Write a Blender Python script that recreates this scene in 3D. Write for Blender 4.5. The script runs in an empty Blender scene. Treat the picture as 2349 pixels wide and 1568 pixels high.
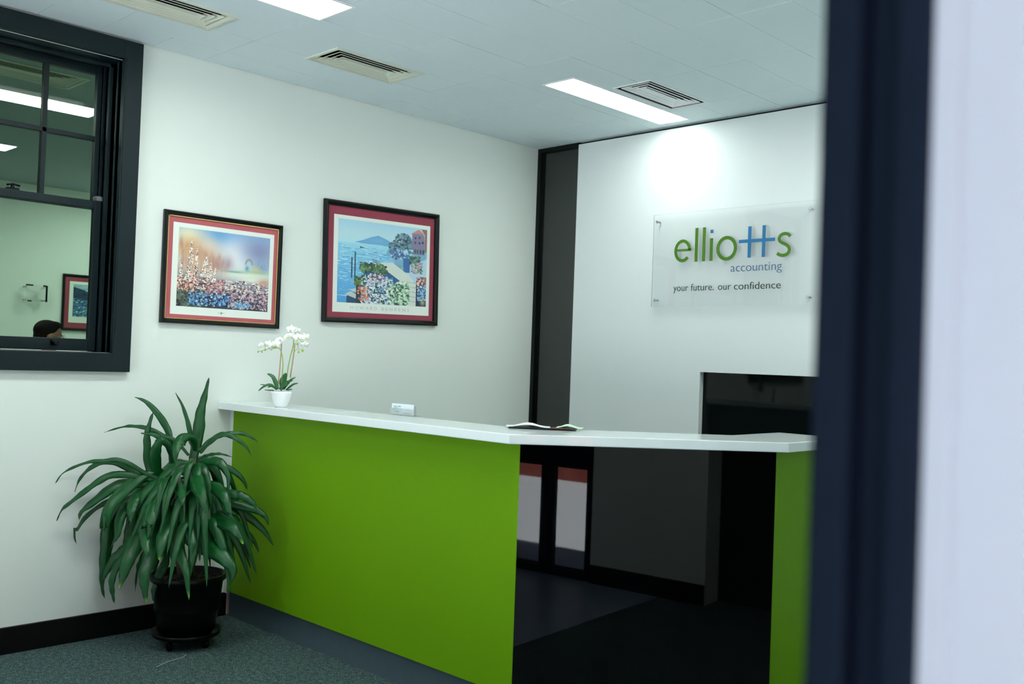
import bpy, bmesh, math, random
import numpy as np
from mathutils import Vector, Matrix
R = math.radians
SC = bpy.context.scene
COL = SC.collection
# ---------------------------------------------------------------- camera
cam_d = bpy.data.cameras.new('camera')
cam = bpy.data.objects.new('camera', cam_d); COL.objects.link(cam)
right = Vector((0.71774, 0.69529, 0.03747)); up = Vector((-0.01274, -0.03808, 0.99919)); fwd = Vector((-0.69585, 0.71795, 0.01849))
M = Matrix((right, up, -fwd)).transposed().to_4x4(); M.translation = Vector((5.142, -5.534, 1.545))
cam.matrix_world = M
cam_d.sensor_width = 36; cam_d.lens = 2231.8/2349*36
cam_d.clip_start = .02; cam_d.clip_end = 200
cam_d.dof.use_dof = True; cam_d.dof.focus_distance = 5.5; cam_d.dof.aperture_fstop = 3.2
SC.camera = cam
# ---------------------------------------------------------------- world, sun, exposure
w = bpy.data.worlds.new('world'); SC.world = w; w.use_nodes = True
bg = w.node_tree.nodes['Background']; bg.inputs[0].default_value = (.52, .66, 1, 1); bg.inputs[1].default_value = 1.0
sl = bpy.data.lights.new('sun', 'SUN'); sl.energy = 36; sl.angle = R(1); sl.color = (1, .96, .9)
sun = bpy.data.objects.new('sun', sl); COL.objects.link(sun); sun.rotation_euler = (0, R(-9), 0)
SC.view_settings.view_transform = 'Standard'; SC.view_settings.look = 'None'
SC.view_settings.exposure = 0.35; SC.view_settings.gamma = 1; SC.view_settings.use_curve_mapping = False
TUBE = 21.0; OFFICE = 1.85      # emission of the ceiling light diffusers
# ---------------------------------------------------------------- materials
def mat(name, col, rough=.5, metal=0, spec=.5, coat=0, ior=1.5, **kw):
    m = bpy.data.materials.new(name); m.use_nodes = True
    b = m.node_tree.nodes['Principled BSDF']
    b.inputs['Base Color'].default_value = (*col, 1); b.inputs['Roughness'].default_value = rough
    b.inputs['Metallic'].default_value = metal; b.inputs['Specular IOR Level'].default_value = spec
    b.inputs['Coat Weight'].default_value = coat; b.inputs['IOR'].default_value = ior
    if 'emit' in kw: b.inputs['Emission Color'].default_value = (*kw['ecol'], 1); b.inputs['Emission Strength'].default_value = kw['emit']
    if 'trans' in kw: b.inputs['Transmission Weight'].default_value = kw['trans']
    if 'alpha' in kw: b.inputs['Alpha'].default_value = kw['alpha']
    return m
def nodes(m): return m.node_tree.nodes, m.node_tree.links, m.node_tree.nodes['Principled BSDF']
def noisy(m, scale, amt, c2=None, bump=0, detail=4, stretch=None, bscale=None):
    """subtle procedural colour variation and bump in object space"""
    n, l, b = nodes(m)
    tc = n.new('ShaderNodeTexCoord'); mp = n.new('ShaderNodeMapping'); l.new(tc.outputs['Object'], mp.inputs[0])
    if stretch: mp.inputs['Scale'].default_value = stretch
    t = n.new('ShaderNodeTexNoise'); t.inputs['Scale'].default_value = scale; t.inputs['Detail'].default_value = detail
    l.new(mp.outputs[0], t.inputs[0])
    c = b.inputs['Base Color'].default_value[:]
    r = n.new('ShaderNodeValToRGB'); l.new(t.outputs[0], r.inputs[0])
    r.color_ramp.elements[0].position = .5-amt; r.color_ramp.elements[1].position = .5+amt
    r.color_ramp.elements[0].color = c; r.color_ramp.elements[1].color = (*(c2 or [min(1, v*1.12) for v in c[:3]]), 1)
    l.new(r.outputs[0], b.inputs['Base Color'])
    if bump:
        t2 = n.new('ShaderNodeTexNoise'); t2.inputs['Scale'].default_value = bscale or scale*4; l.new(mp.outputs[0], t2.inputs[0])
        bp = n.new('ShaderNodeBump'); bp.inputs['Strength'].default_value = bump; bp.inputs['Distance'].default_value = .003
        l.new(t2.outputs[0], bp.inputs['Height']); l.new(bp.outputs[0], b.inputs['Normal'])
    return m
MT = {}
MT['wall'] = noisy(mat('wall_paint', (.76, .82, .765), .75, spec=.25), 3, .4, (.78, .84, .785), .05, bscale=400)
MT['ceil'] = noisy(mat('ceiling_tile', (.71, .815, .835), .85, spec=.15), 2.2, .35, (.74, .84, .86), .1, bscale=260)
MT['ceiloffice'] = mat('dimmed_office_ceiling', (.38, .46, .46), .9, spec=.1)  # ceiling colour darkened to stay dim under the strong office lamps
MT['void'] = mat('ceiling_void', (.02, .03, .03), .9)
MT['panel'] = noisy(mat('white_wall_panel', (.69, .74, .725), .55, spec=.3), 2, .4, (.71, .757, .742))
MT['glassblack'] = mat('dark_glass_wall', (.004, .007, .006), .03, spec=.5, ior=1.75)
MT['niche'] = mat('dark_niche_glass', (.002, .004, .004), .04, spec=.5, ior=1.3)
MT['navy'] = noisy(mat('dark_slate_gloss_paint', (.004, .0125, .0155), .45, spec=.25), 5, .3, (.006, .016, .020), .15, bscale=60)
MT['jamb'] = noisy(mat('dark_navy_jamb_paint', (.003, .0065, .013), .75, spec=.05), 9, .3, (.0045, .008, .016))
MT['base'] = mat('black_baseboard', (.0015, .0018, .002), .5, spec=.2)
MT['green'] = noisy(mat('lime_green_laminate', (.145, .335, .004), .45, spec=.1), 1.5, .4, (.156, .35, .005))
MT['gloss'] = mat('black_gloss_panel', (.0006, .0008, .001), .02, spec=.5, ior=1.42)
MT['top'] = noisy(mat('white_stone_top', (.78, .85, .84), .05, spec=.5, ior=1.6), 60, .3, (.80, .87, .86))
MT['kick'] = noisy(mat('grey_metal_kickboard', (.10, .145, .165), .33, metal=.35), 20, .3, None)
MT['black'] = mat('black_frame_lacquer', (.002, .0035, .0035), .25, spec=.25)
MT['gold'] = mat('gold_fillet', (.62, .45, .16), .3, metal=.7)
MT['rose'] = noisy(mat('rose_mat_board', (.48, .105, .12), .8), 30, .3, (.50, .115, .135))
MT['burg'] = noisy(mat('burgundy_mat_board', (.30, .045, .075), .8), 30, .3, (.31, .05, .08))
MT['paper'] = mat('cream_print_paper', (.80, .86, .79), .8)
MT['white'] = mat('white_plastic', (.85, .88, .87), .35)
MT['cream'] = noisy(mat('aged_cream_metal', (.62, .66, .54), .45), 12, .3, (.68, .72, .60))
MT['slot'] = mat('vent_dark_shade', (.004, .006, .006), .8)  # duct black, also the shade on louvre tops and in the doorway
MT['steel'] = mat('brushed_steel', (.6, .62, .62), .3, metal=1)
for k_, e_ in (('lamp', TUBE), ('lampdim', TUBE*.58), ('lampoffice', TUBE*OFFICE)): MT[k_] = mat('light_diffuser', (.9, .9, .9), .5, emit=e_, ecol=(.93, 1, .965))
MT['lgreen'] = mat('sign_green', (.055, .17, .004), .35); MT['lblue'] = mat('sign_blue', (.015, .15, .33), .35)
MT['lslate'] = mat('sign_slate_blue', (.05, .13, .26), .4); MT['ldark'] = mat('sign_dark_green', (.006, .022, .016), .4)
MT['pot'] = mat('black_plastic_pot', (.001, .0014, .0016), .3, spec=.12)
MT['soil'] = noisy(mat('dark_soil', (.02, .014, .01), .95), 60, .2, (.05, .035, .025), .8)
MT['ceramic'] = mat('white_ceramic', (.86, .89, .90), .12)
MT['stake'] = noisy(mat('bamboo_stake', (.42, .23, .10), .6), 40, .3, (.52, .31, .15))
MT['ostem'] = mat('orchid_stem_green', (.22, .42, .05), .5)
MT['petal'] = mat('white_petal', (.88, .90, .86), .5); MT['lip'] = mat('yellow_green_lip', (.65, .72, .12), .5)
MT['bud'] = mat('green_bud', (.36, .55, .04), .45); MT['oleaf'] = noisy(mat('orchid_leaf', (.012, .085, .022), .35), 18, .25, (.03, .15, .045))
MT['ink'] = mat('grey_ink', (.28, .34, .35), .7); MT['inkpale'] = mat('pale_ink', (.55, .60, .58), .8)
MT['concrete'] = noisy(mat('pale_concrete', (.55, .58, .64), .85), 3, .3, (.64, .66, .72))
MT['asphalt'] = noisy(mat('asphalt', (.07, .07, .075), .9), 20, .3)
MT['brick'] = noisy(mat('red_brick', (.30, .05, .04), .85), 4, .3, (.38, .09, .06))
MT['floorglare'] = noisy(mat('pale_floor_glare', (.25, .32, .42), .2, spec=.5), 5, .3)  # pale gloss imitating daylight on the floor by the door
MT['desk'] = mat('grey_desk', (.18, .22, .23), .4)
MT['skin'] = mat('skin', (.25, .12, .075), .5); MT['hair'] = mat('black_hair', (.004, .002, .002), .85, spec=.1)
MT['shirt'] = noisy(mat('dark_shirt', (.015, .017, .022), .85), 60, .3); MT['trouser'] = noisy(mat('dark_trousers', (.02, .022, .03), .85), 60, .3)
MT['grey'] = mat('horn_light_panel_grey', (.10, .12, .12), .5)  # on the sash horn this lighter grey stands in for light
# carpet
m = mat('carpet', (.06, .08, .08), .95, spec=.15); MT['carpet'] = m; n, l, b = nodes(m)
tc = n.new('ShaderNodeTexCoord'); t1 = n.new('ShaderNodeTexNoise'); t1.inputs['Scale'].default_value = 170; t1.inputs['Detail'].default_value = 3
t2 = n.new('ShaderNodeTexNoise'); t2.inputs['Scale'].default_value = 45
for t in (t1, t2): l.new(tc.outputs['Object'], t.inputs[0])
mx = n.new('ShaderNodeMath'); mx.operation = 'ADD'; l.new(t1.outputs[0], mx.inputs[0])
ml = n.new('ShaderNodeMath'); ml.operation = 'MULTIPLY'; ml.inputs[1].default_value = .35; l.new(t2.outputs[0], ml.inputs[0]); l.new(ml.outputs[0], mx.inputs[1])
r = n.new('ShaderNodeValToRGB'); l.new(mx.outputs[0], r.inputs[0])
r.color_ramp.elements[0].position = .50; r.color_ramp.elements[0].color = (.012, .024, .026, 1)
r.color_ramp.elements[1].position = .90; r.color_ramp.elements[1].color = (.17, .26, .25, 1)
e = r.color_ramp.elements.new(.68); e.color = (.05, .085, .082, 1)
l.new(r.outputs[0], b.inputs['Base Color'])
bp = n.new('ShaderNodeBump'); bp.inputs['Strength'].default_value = .6; bp.inputs['Distance'].default_value = .01; l.new(mx.outputs[0], bp.inputs['Height']); l.new(bp.outputs[0], b.inputs['Normal'])
# dracaena leaf: parallel veins along the blade (uv.x across the blade)
def leafmat(name, c1, c2, tip=False):
    m = mat(name, c1, .28, spec=.36); n, l, b = nodes(m)
    uv = n.new('ShaderNodeUVMap'); mp = n.new('ShaderNodeMapping'); l.new(uv.outputs[0], mp.inputs[0]); mp.inputs['Scale'].default_value = (14, 1.2, 1)
    t = n.new('ShaderNodeTexNoise'); t.inputs['Scale'].default_value = 2.2; t.inputs['Detail'].default_value = 3; l.new(mp.outputs[0], t.inputs[0])
    r = n.new('ShaderNodeValToRGB'); l.new(t.outputs[0], r.inputs[0])
    r.color_ramp.elements[0].position = .35; r.color_ramp.elements[0].color = (*c1, 1); r.color_ramp.elements[1].position = .7; r.color_ramp.elements[1].color = (*c2, 1)
    out = r.outputs[0]
    if tip:
        sx = n.new('ShaderNodeSeparateXYZ'); l.new(uv.outputs[0], sx.inputs[0])
        r2 = n.new('ShaderNodeValToRGB'); r2.color_ramp.elements[0].position = .90; r2.color_ramp.elements[1].position = .98
        l.new(sx.outputs[1], r2.inputs[0]); mix = n.new('ShaderNodeMixRGB'); l.new(r2.outputs[0], mix.inputs[0]); l.new(out, mix.inputs[1]); mix.inputs[2].default_value = (.16, .42, .02, 1); out = mix.outputs[0]
    l.new(out, b.inputs['Base Color'])
    bp = n.new('ShaderNodeBump'); bp.inputs['Strength'].default_value = .35; bp.inputs['Distance'].default_value = .002; l.new(t.outputs[0], bp.inputs['Height']); l.new(bp.outputs[0], b.inputs['Normal'])
    return m
MT['leaf'] = leafmat('dracaena_leaf', (.0015, .045, .008), (.006, .105, .022))
MT['leaft'] = leafmat('dracaena_leaf_yellow_tip', (.0015, .045, .008), (.006, .105, .022), True)
MT['cane'] = noisy(mat('dracaena_cane', (.10, .085, .05), .8), 30, .3, (.2, .17, .11), .6, stretch=(1, 1, 6))
# clear acrylic and clear glass
def clear(name, tint, gloss):
    m = bpy.data.materials.new(name); m.use_nodes = True; n, l = m.node_tree.nodes, m.node_tree.links
    out = n['Material Output']; n.remove(n['Principled BSDF'])
    tr = n.new('ShaderNodeBsdfTransparent'); tr.inputs[0].default_value = (*tint, 1)
    gl = n.new('ShaderNodeBsdfGlossy'); gl.inputs['Roughness'].default_value = .01
    fr = n.new('ShaderNodeFresnel'); fr.inputs[0].default_value = 1.45
    mu = n.new('ShaderNodeMath'); mu.operation = 'MULTIPLY'; mu.inputs[1].default_value = gloss; l.new(fr.outputs[0], mu.inputs[0])
    mi = n.new('ShaderNodeMixShader'); l.new(mu.outputs[0], mi.inputs[0]); l.new(tr.outputs[0], mi.inputs[1]); l.new(gl.outputs[0], mi.inputs[2]); l.new(mi.outputs[0], out.inputs[0])
    return m
MT['acrylic'] = clear('clear_acrylic', (.996, .999, .998), .45)
MT['tint'] = clear('dark_green_tinted_glass', (.62, .70, .635), .08)
MT['acredge'] = mat('acrylic_edge', (.72, .82, .80), .2)
MT['glass'] = clear('clear_door_glass', (.9, .93, .93), 1)
m = mat('painted_print', (1, 1, 1), .45); n, l, b = nodes(m); at = n.new('ShaderNodeVertexColor'); at.layer_name = 'Col'; l.new(at.outputs[0], b.inputs['Base Color']); MT['art'] = m
# ---------------------------------------------------------------- mesh helpers
class MB:
    def __init__(s): s.bm = bmesh.new(); s.mi = 0
    def face(s, vs, smooth=False):
        f = s.bm.faces.new(vs); f.material_index = s.mi; f.smooth = smooth; return f
    def box(s, x0, x1, y0, y1, z0, z1):
        v = [s.bm.verts.new((x, y, z)) for z in (z0, z1) for x, y in ((x0, y0), (x1, y0), (x1, y1), (x0, y1))]
        for q in ((3, 2, 1, 0), (4, 5, 6, 7), (0, 1, 5, 4), (1, 2, 6, 5), (2, 3, 7, 6), (3, 0, 4, 7)): s.face([v[i] for i in q])
        return s
    def prism(s, pts, z0, z1):
        a = [s.bm.verts.new((x, y, z0)) for x, y in pts]; b = [s.bm.verts.new((x, y, z1)) for x, y in pts]
        s.face(a[::-1]); s.face(b)
        for i in range(len(a)): j = (i+1) % len(a); s.face((a[i], a[j], b[j], b[i]))
        return s
    def lathe(s, prof, c=(0, 0, 0), seg=40, axis='z', smooth=True, cap=True, squash=(1, 1)):
        rings = []
        for rr, h in prof:
            ring = []
            for k in range(seg):
                a = 2*math.pi*k/seg; p = (rr*math.cos(a)*squash[0], rr*math.sin(a)*squash[1], h)
                if axis == 'y': p = (p[0], p[2], p[1])
                if axis == 'x': p = (p[2], p[0], p[1])
                ring.append(s.bm.verts.new((c[0]+p[0], c[1]+p[1], c[2]+p[2])))
            rings.append(ring)
        for a, b in zip(rings, rings[1:]):
            for k in range(seg): s.face((a[k], a[(k+1) % seg], b[(k+1) % seg], b[k]), smooth)
        if cap: s.face(rings[0][::-1]); s.face(rings[-1])
        return s
    def tube(s, pts, rad, seg=8, smooth=True):
        pts = [Vector(p) for p in pts]; rad = rad if isinstance(rad, (list, tuple)) else [rad]*len(pts)
        rings = []; ref = Vector((.3, .2, 1)).normalized()
        for i, p in enumerate(pts):
            t = (pts[min(i+1, len(pts)-1)]-pts[max(i-1, 0)]).normalized()
            a = t.cross(ref)
            if a.length < .05: a = t.cross(Vector((1, 0, 0)))
            a.normalize(); b = t.cross(a)
            rings.append([s.bm.verts.new(p+(a*math.cos(2*math.pi*k/seg)+b*math.sin(2*math.pi*k/seg))*rad[i]) for k in range(seg)])
        for a, b in zip(rings, rings[1:]):
            for k in range(seg): s.face((a[k], a[(k+1) % seg], b[(k+1) % seg], b[k]), smooth)
        s.face(rings[0][::-1]); s.face(rings[-1]); return s
    def ball(s, c, r3, seg=16, rot=None):
        res = bmesh.ops.create_uvsphere(s.bm, u_segments=seg, v_segments=max(6, seg//2), radius=1)
        mt = Matrix.Translation(c) @ (rot or Matrix.Identity(4)) @ Matrix.Diagonal((*r3, 1))
        bmesh.ops.transform(s.bm, matrix=mt, verts=res['verts'])
        for v in res['verts']:
            for f in v.link_faces: f.smooth = True; f.material_index = s.mi
        return s
    def build(s, name, mats, parent=None, bevel=0, tr=None):
        bmesh.ops.recalc_face_normals(s.bm, faces=s.bm.faces)
        me = bpy.data.meshes.new(name); s.bm.to_mesh(me); s.bm.free()
        for m_ in (mats if isinstance(mats, (list, tuple)) else [mats]): me.materials.append(MT[m_] if isinstance(m_, str) else m_)
        o = bpy.data.objects.new(name, me); COL.objects.link(o)
        if parent: o.parent = parent; o.matrix_parent_inverse = Matrix.Translation(-root_of(parent))
        if bevel:
            b = o.modifiers.new('bevel', 'BEVEL'); b.width = bevel; b.segments = 2; b.limit_method = 'ANGLE'
        return o
def root_of(p):
    return p.location.copy() if p.type == 'EMPTY' else Vector((0, 0, 0))     # meshes are modelled in world coordinates
def tag(o, label=None, cat=None, group=None, kind=None):
    if label: o['label'] = label
    if cat: o['category'] = cat
    if group: o['group'] = group
    if kind: o['kind'] = kind
    return o
def thing(name, loc, label, cat, group=None):
    o = bpy.data.objects.new(name, None); COL.objects.link(o); o.location = loc; o.empty_display_size = .1
    return tag(o, label, cat, group)
def struct(o, label=None): o['kind'] = 'structure'; return tag(o, label, None)
def box(name, m_, x0, x1, y0, y1, z0, z1, parent=None, bevel=0): return MB().box(x0, x1, y0, y1, z0, z1).build(name, m_, parent, bevel)
def text_mesh(name, body, size, m_, M4, parent, sx=1, ext=.0008, off=0):
    c = bpy.data.curves.new(name, 'FONT'); c.body = body; c.size = size; c.extrude = ext; c.offset = off; c.resolution_u = 6
    t = bpy.data.objects.new(name, c); COL.objects.link(t); bpy.context.view_layer.update()
    me = bpy.data.meshes.new_from_object(t.evaluated_get(bpy.context.evaluated_depsgraph_get()))
    COL.objects.unlink(t); bpy.data.objects.remove(t)
    xs = [v.co.x for v in me.vertices]; me.transform(Matrix.Translation((-min(xs), 0, 0)))
    wd = max(xs)-min(xs)
    if sx > 0: me.transform(Matrix.Diagonal((sx/wd, 1, 1, 1)))     # sx = wanted width
    me.transform(M4); me.name = name
    me.materials.clear(); me.materials.append(MT[m_])
    o = bpy.data.objects.new(name, me); COL.objects.link(o)
    if parent: o.parent = parent; o.matrix_parent_inverse = Matrix.Translation(-root_of(parent))
    return o
ZC = 3.186
# ================================================================ THE SETTING
struct(box('floor', 'carpet', -.02, 5.1, -7.5, .02, -.06, 0), 'grey-green flecked office carpet')
# --- wall on the left, with the window opening
W0, W1, WZ0, WZ1 = -4.204, -3.31, 1.505, 3.07
mb = MB(); mb.box(-.3, 0, -7.6, W0, 0, 3.6); mb.box(-.3, 0, W1, .05, 0, 3.6); mb.box(-.3, 0, W0, W1, 0, WZ0); mb.box(-.3, 0, W0, W1, WZ1, 3.6)
struct(mb.build('wall_left', 'wall'), 'off-white painted wall with the framed prints')
# --- back wall: dark glass, with white panelling standing in front of it
PX, CX0, CX1, CZ0, CZ1, PT = .426, 1.5505, 3.35, .86, 1.511, 3.166
g = struct(box('wall_back', 'glassblack', 0, 5.1, .0, .12, 0, 3.6), 'dark glass back wall')
mb = MB(); mb.box(PX, CX0, -.045, -.002, 0, PT); mb.box(CX1, 4.88, -.045, -.002, 0, PT); mb.box(CX0, CX1, -.045, -.002, CZ1, PT); mb.box(CX0, CX1, -.045, -.002, 0, CZ0)
struct(mb.build('wall_panelling', 'panel'), 'white panelling standing in front of the dark glass wall')
struct(box('wall_niche', 'niche', CX0-.02, CX1+.02, -.0015, 0, CZ0-.02, CZ1+.02), 'dark glass niche in the white panelling')
mb = MB(); mb.box(0.001, .034, -.03, -.002, 0, ZC); mb.box(.034, PX-.002, -.03, -.002, 3.155, ZC)
struct(mb.build('trim_1', 'black'), 'thin black metal frame around the narrow dark glass strip')
# --- right wall beside the entrance, glazed door, doorway the camera looks through
mb = MB(); mb.box(4.9, 5.1, -2.1, .05, 0, 3.6); mb.box(4.9, 5.1, -3.85, -2.97, 0, 3.6); mb.box(4.9, 5.1, -2.97, -2.1, 2.4, 3.6)
mb.box(4.9, 5.1, -4.86, -3.85, 2.55, 3.6); mb.box(4.9, 5.1, -6.1, -5.05, 2.45, 3.6); mb.box(4.9, 5.1, -7.6, -6.1, 0, 3.6)
struct(mb.build('wall_right', 'wall'))
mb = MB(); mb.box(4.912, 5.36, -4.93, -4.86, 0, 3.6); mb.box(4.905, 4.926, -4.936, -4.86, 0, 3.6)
struct(mb.build('wall_pier', noisy(mat('darkened_pier_paint', (.27, .30, .335), .7), 3, .4)), 'white pier beside the open doorway')  # white paint made grey in colour to hold back the daylight
mb = MB(); mb.box(-.3, .5, -7.6, -7.5, 0, 3.6); mb.box(4.3, 5.1, -7.6, -7.5, 0, 3.6); mb.box(.5, 4.3, -7.6, -7.5, 2.75, 3.6); mb.box(.5, 4.3, -7.6, -7.5, 0, .12)
struct(mb.build('wall_front', 'wall'))
mb = MB(); [mb.box(x_, x_+.07, -7.58, -7.51, .12, 2.75) for x_ in (.5, 1.74, 2.98, 4.23)]; mb.box(.57, 4.23, -7.58, -7.51, 2.68, 2.75); mb.box(.57, 4.23, -7.58, -7.51, .12, .19)
wf = struct(mb.build('window_daylight_fill', 'jamb'), 'unseen shopfront window added at the front end to daylight the ceiling'); box('window_glass', 'glass', .57, 4.23, -7.548, -7.542, .19, 2.68, wf)  # added opening that lets daylight in to lift the ceiling
struct(box('floor_glare_patch', 'floorglare', 3.3, 4.9, -7.4, -3.3, 0, .004))  # unseen glossy sheet added for the daylight glare in the black front
struct(box('wall_dark_doorway', 'slot', 5.1, 5.9, -3.0, -2.05, 0, 2.45))  # solid black block added to stand for the dark doorway
# door jamb in the foreground
mb = MB(); mb.box(4.836, 4.862, -4.935, -4.80, 0, 2.62); mb.box(4.862, 4.888, -4.92, -4.80, 0, 2.62); mb.box(4.888, 4.911, -4.94, -4.80, 0, 2.62)
j = struct(mb.build('door_1', 'jamb', bevel=.004), 'dark navy door jamb close to the camera')
mb = MB(); mb.box(4.836, 4.911, -4.935, -4.80, 2.62, 3.6); mb.build('jamb_extension', 'jamb', j)
# glazed entrance door (seen reflected in the black counter front)
d2 = MB(); d2.box(4.93, 5.03, -3.92, -3.85, 0, 2.55); d2.box(4.93, 5.03, -4.86, -4.79, 0, 2.55); d2.box(4.93, 5.03, -4.32, -4.24, 0, 2.55)
d2.box(4.93, 5.03, -4.79, -3.92, 2.47, 2.55); d2.box(4.93, 5.03, -4.79, -3.92, 0, .05); d2.box(4.94, 5.02, -4.79, -3.92, .78, .95)
d2 = struct(d2.build('door_2', 'jamb'), 'dark framed glazed entrance door')
mb = MB(); mb.box(4.975, 4.981, -4.24, -3.92, .05, .78); mb.box(4.975, 4.981, -4.79, -4.32, .05, .78); mb.box(4.975, 4.981, -4.24, -3.92, .95, 2.47); mb.box(4.975, 4.981, -4.79, -4.32, .95, 2.47)
mb.build('door_glass', 'glass', d2)
# baseboards
mb = MB(); mb.box(0, .018, -7.5, -2.57, 0, .132)
struct(mb.build('baseboard_left', 'base', bevel=.002), 'black baseboard under the window')
mb = MB(); mb.box(4.882, 4.9, -2.1, -.01, 0, .132); mb.box(4.882, 4.9, -3.85, -2.97, 0, .132); mb.box(4.882, 4.9, -7.5, -6.1, 0, .132)
struct(mb.build('baseboard_right', 'base'))
# outdoors beyond the entrance
mb = MB(); mb.box(5.1, 30, -30, 12, -.16, -.01); mb.box(-12, 5.1, -30, -7.6, -.16, -.01); struct(mb.build('ground_outside', 'concrete'))
b_ = tag(box('brick_planter', 'brick', 9.7, 10.1, -12, -5, -.01, .9), 'red brick planter wall across the pavement', 'planter')
b_ = box('building_opposite', 'asphalt', 13, 20, -30, 10, -.01, 6); struct(b_)
struct(box('roof_sky_block', 'void', -.4, 5.3, -7.7, .2, 3.6, 3.7))  # unseen slab put on top to block the sky light
# --- ceiling of loose tiles with real gaps; lights and vents sit in holes
LIGHTS = [(1.09, 1.383, -4.005, -2.81), (1.2207, 1.468, -1.3207, -.1364), (3.10, 3.40, -3.95, -2.76), (3.10, 3.40, -1.45, -.25), (1.09, 1.39, -6.6, -5.4)]
VENTS = [(.519, .796, -3.66, -3.105), (.519, .80, -2.49, -1.916), (1.515, 1.7895, -1.0188, -.4195)]
def subtract(rects, h):
    out = []
    for (a, b, c, d) in rects:
        e, f, g_, i = max(a, h[0]), min(b, h[1]), max(c, h[2]), min(d, h[3])
        if e >= f or g_ >= i: out.append((a, b, c, d)); continue
        if a < e: out.append((a, e, c, d))
        if f < b: out.append((f, b, c, d))
        if c < g_: out.append((e, f, c, g_))
        if i < d: out.append((e, f, i, d))
    return out
random.seed(4)
xs = [.004, .24, .545, .83, 1.11, 1.40, 1.70, 2.10, 2.40, 2.70, 3.0, 3.3, 3.6, 3.9, 4.2, 4.5, 4.896]
ys = [-7.5, -7.11, -6.50, -5.89, -5.28, -4.67, -4.06, -3.455, -2.845, -2.235, -1.62, -1.01, -.415, -.006]
mb = MB()
for i in range(len(xs)-1):
    yy = list(ys)
    if i == 0: yy = sorted(yy+[-1.33, -1.95, -3.76, -3.15])
    if i % 2 == 0 and i > 0: yy = [y for y in yy]
    for j_ in range(len(yy)-1):
        gx = random.choice([.0006, .0008, .0012, .0018]); gy = random.choice([.0006, .0008, .0014, .002]); dz = random.uniform(0, .0012)
        r_ = [(xs[i]+gx, xs[i+1]-gx, yy[j_]+gy, yy[j_+1]-gy)]
        for h in LIGHTS+VENTS: r_ = subtract(r_, h)
        for (a, b, c, d) in r_:
            if b-a > .01 and d-c > .01: mb.box(a, b, c, d, ZC+dz-.0006, ZC+.012)
struct(mb.build('ceiling', 'ceil'), 'white tiled suspended ceiling')
mb = MB(); r_ = [(-.1, 5.0, -7.55, .01)]
for h in LIGHTS+VENTS: r_ = subtract(r_, h)
for (a, b, c, d) in r_: mb.box(a, b, c, d, ZC+.0125, ZC+.03)
struct(mb.build('ceiling_backing', 'void'))
# --- the office beyond the tinted window
struct(box('floor_office', 'carpet', -5.7, -.3, -7.0, -.3, -.06, 0))
mb = MB(); mb.box(-5.7, -5.5, -7.0, -.3, 0, 3.3); struct(mb.build('wall_office_far', 'wall'), 'far wall of the office beyond the window')
mb = MB(); mb.box(-5.5, -.3, -.5, -.3, 0, 3.3); struct(mb.build('wall_office_right', 'wall'))
mb = MB(); mb.box(-5.5, -.3, -7.0, -6.8, 0, 3.3); struct(mb.build('wall_office_left', 'wall'))
OL = [(-1.985, -1.665, -4.0, -2.675), (-3.87, -3.555, -3.95, -2.618), (-4.6, -4.3, -1.45, -.75)]; OV = [(-1.285, -.965, -3.85, -3.105)]
r_ = [(-5.5, -.3, -6.8, -.5)]
for h in OL+OV: r_ = subtract(r_, h)
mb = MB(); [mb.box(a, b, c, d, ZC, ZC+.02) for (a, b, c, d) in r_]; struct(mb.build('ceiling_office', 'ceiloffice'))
struct(box('roof_office', 'void', -5.7, -.3, -7.0, -.3, 3.3, 3.4))
# ---------------------------------------------------------------- window with tinted glass
wn = MB()
O0, O1 = -4.302, -3.212
prof = lambda m, y0, y1, z0, z1: m.box(0, .035, y0, y1, z0, z1)
prof(wn, W1-.002, O1, 1.405, 3.174); prof(wn, O0, W0+.002, 1.405, 3.174); prof(wn, W0+.002, W1-.002, 3.072, 3.174); prof(wn, W0+.002, W1-.002, 1.405, 1.503)
# raised inner bead of the casing
for q in ((W1+.006, W1+.016, 1.49, 3.082), (W0-.016, W0-.006, 1.49, 3.082)): wn.box(.035, .039, *q)
wn.box(.035, .039, W0-.016, W1+.016, 3.078, 3.088)
wn = struct(wn.build('window_1', 'navy', bevel=.003), 'dark slate painted sash window with dark tinted panes')
mb = MB()      # linings, stops and parting beads
for s_, y in ((-1, W1), (1, W0)):
    a, b = sorted((y, y+s_*-.0)); 
    mb.box(-.29, .0, min(y, y-s_*.02), max(y, y-s_*.02), WZ0, WZ1)
    mb.box(-.13, -.105, min(y, y+s_*.018), max(y, y+s_*.018), WZ0, WZ1)
    mb.box(-.205, -.193, min(y, y+s_*.014), max(y, y+s_*.014), WZ0, WZ1)
    mb.box(-.05, -.035, min(y, y+s_*.006), max(y, y+s_*.006), WZ0, WZ1)
mb.box(-.29, 0, W0, W1, WZ1-.004, WZ1+.0); mb.box(-.29, .0, W0, W1, 1.49, WZ0+.001); mb.box(-.13, -.105, W0, W1, WZ1-.022, WZ1)
mb.build('window_lining', 'navy', wn, bevel=.0015)
def sash(x0, x1, z0, z1, gz0, gz1, gy0, gy1, name):
    m_ = MB(); m_.box(x0, x1, gy1, W1-.016, z0, z1); m_.box(x0, x1, W0+.016, gy0, z0, z1)
    m_.box(x0, x1, gy0, gy1, z0, gz0); m_.box(x0, x1, gy0, gy1, gz1, z1); return m_.build(name, 'navy', wn, bevel=.003)
us = sash(-.245, -.207, 2.283, 3.066, 2.331, 3.021, -4.161, -3.352, 'upper_sash')
ls = sash(-.19, -.15, 1.509, 2.322, 1.574, 2.28, -4.151, -3.363, 'lower_sash')
mb = MB()
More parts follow.
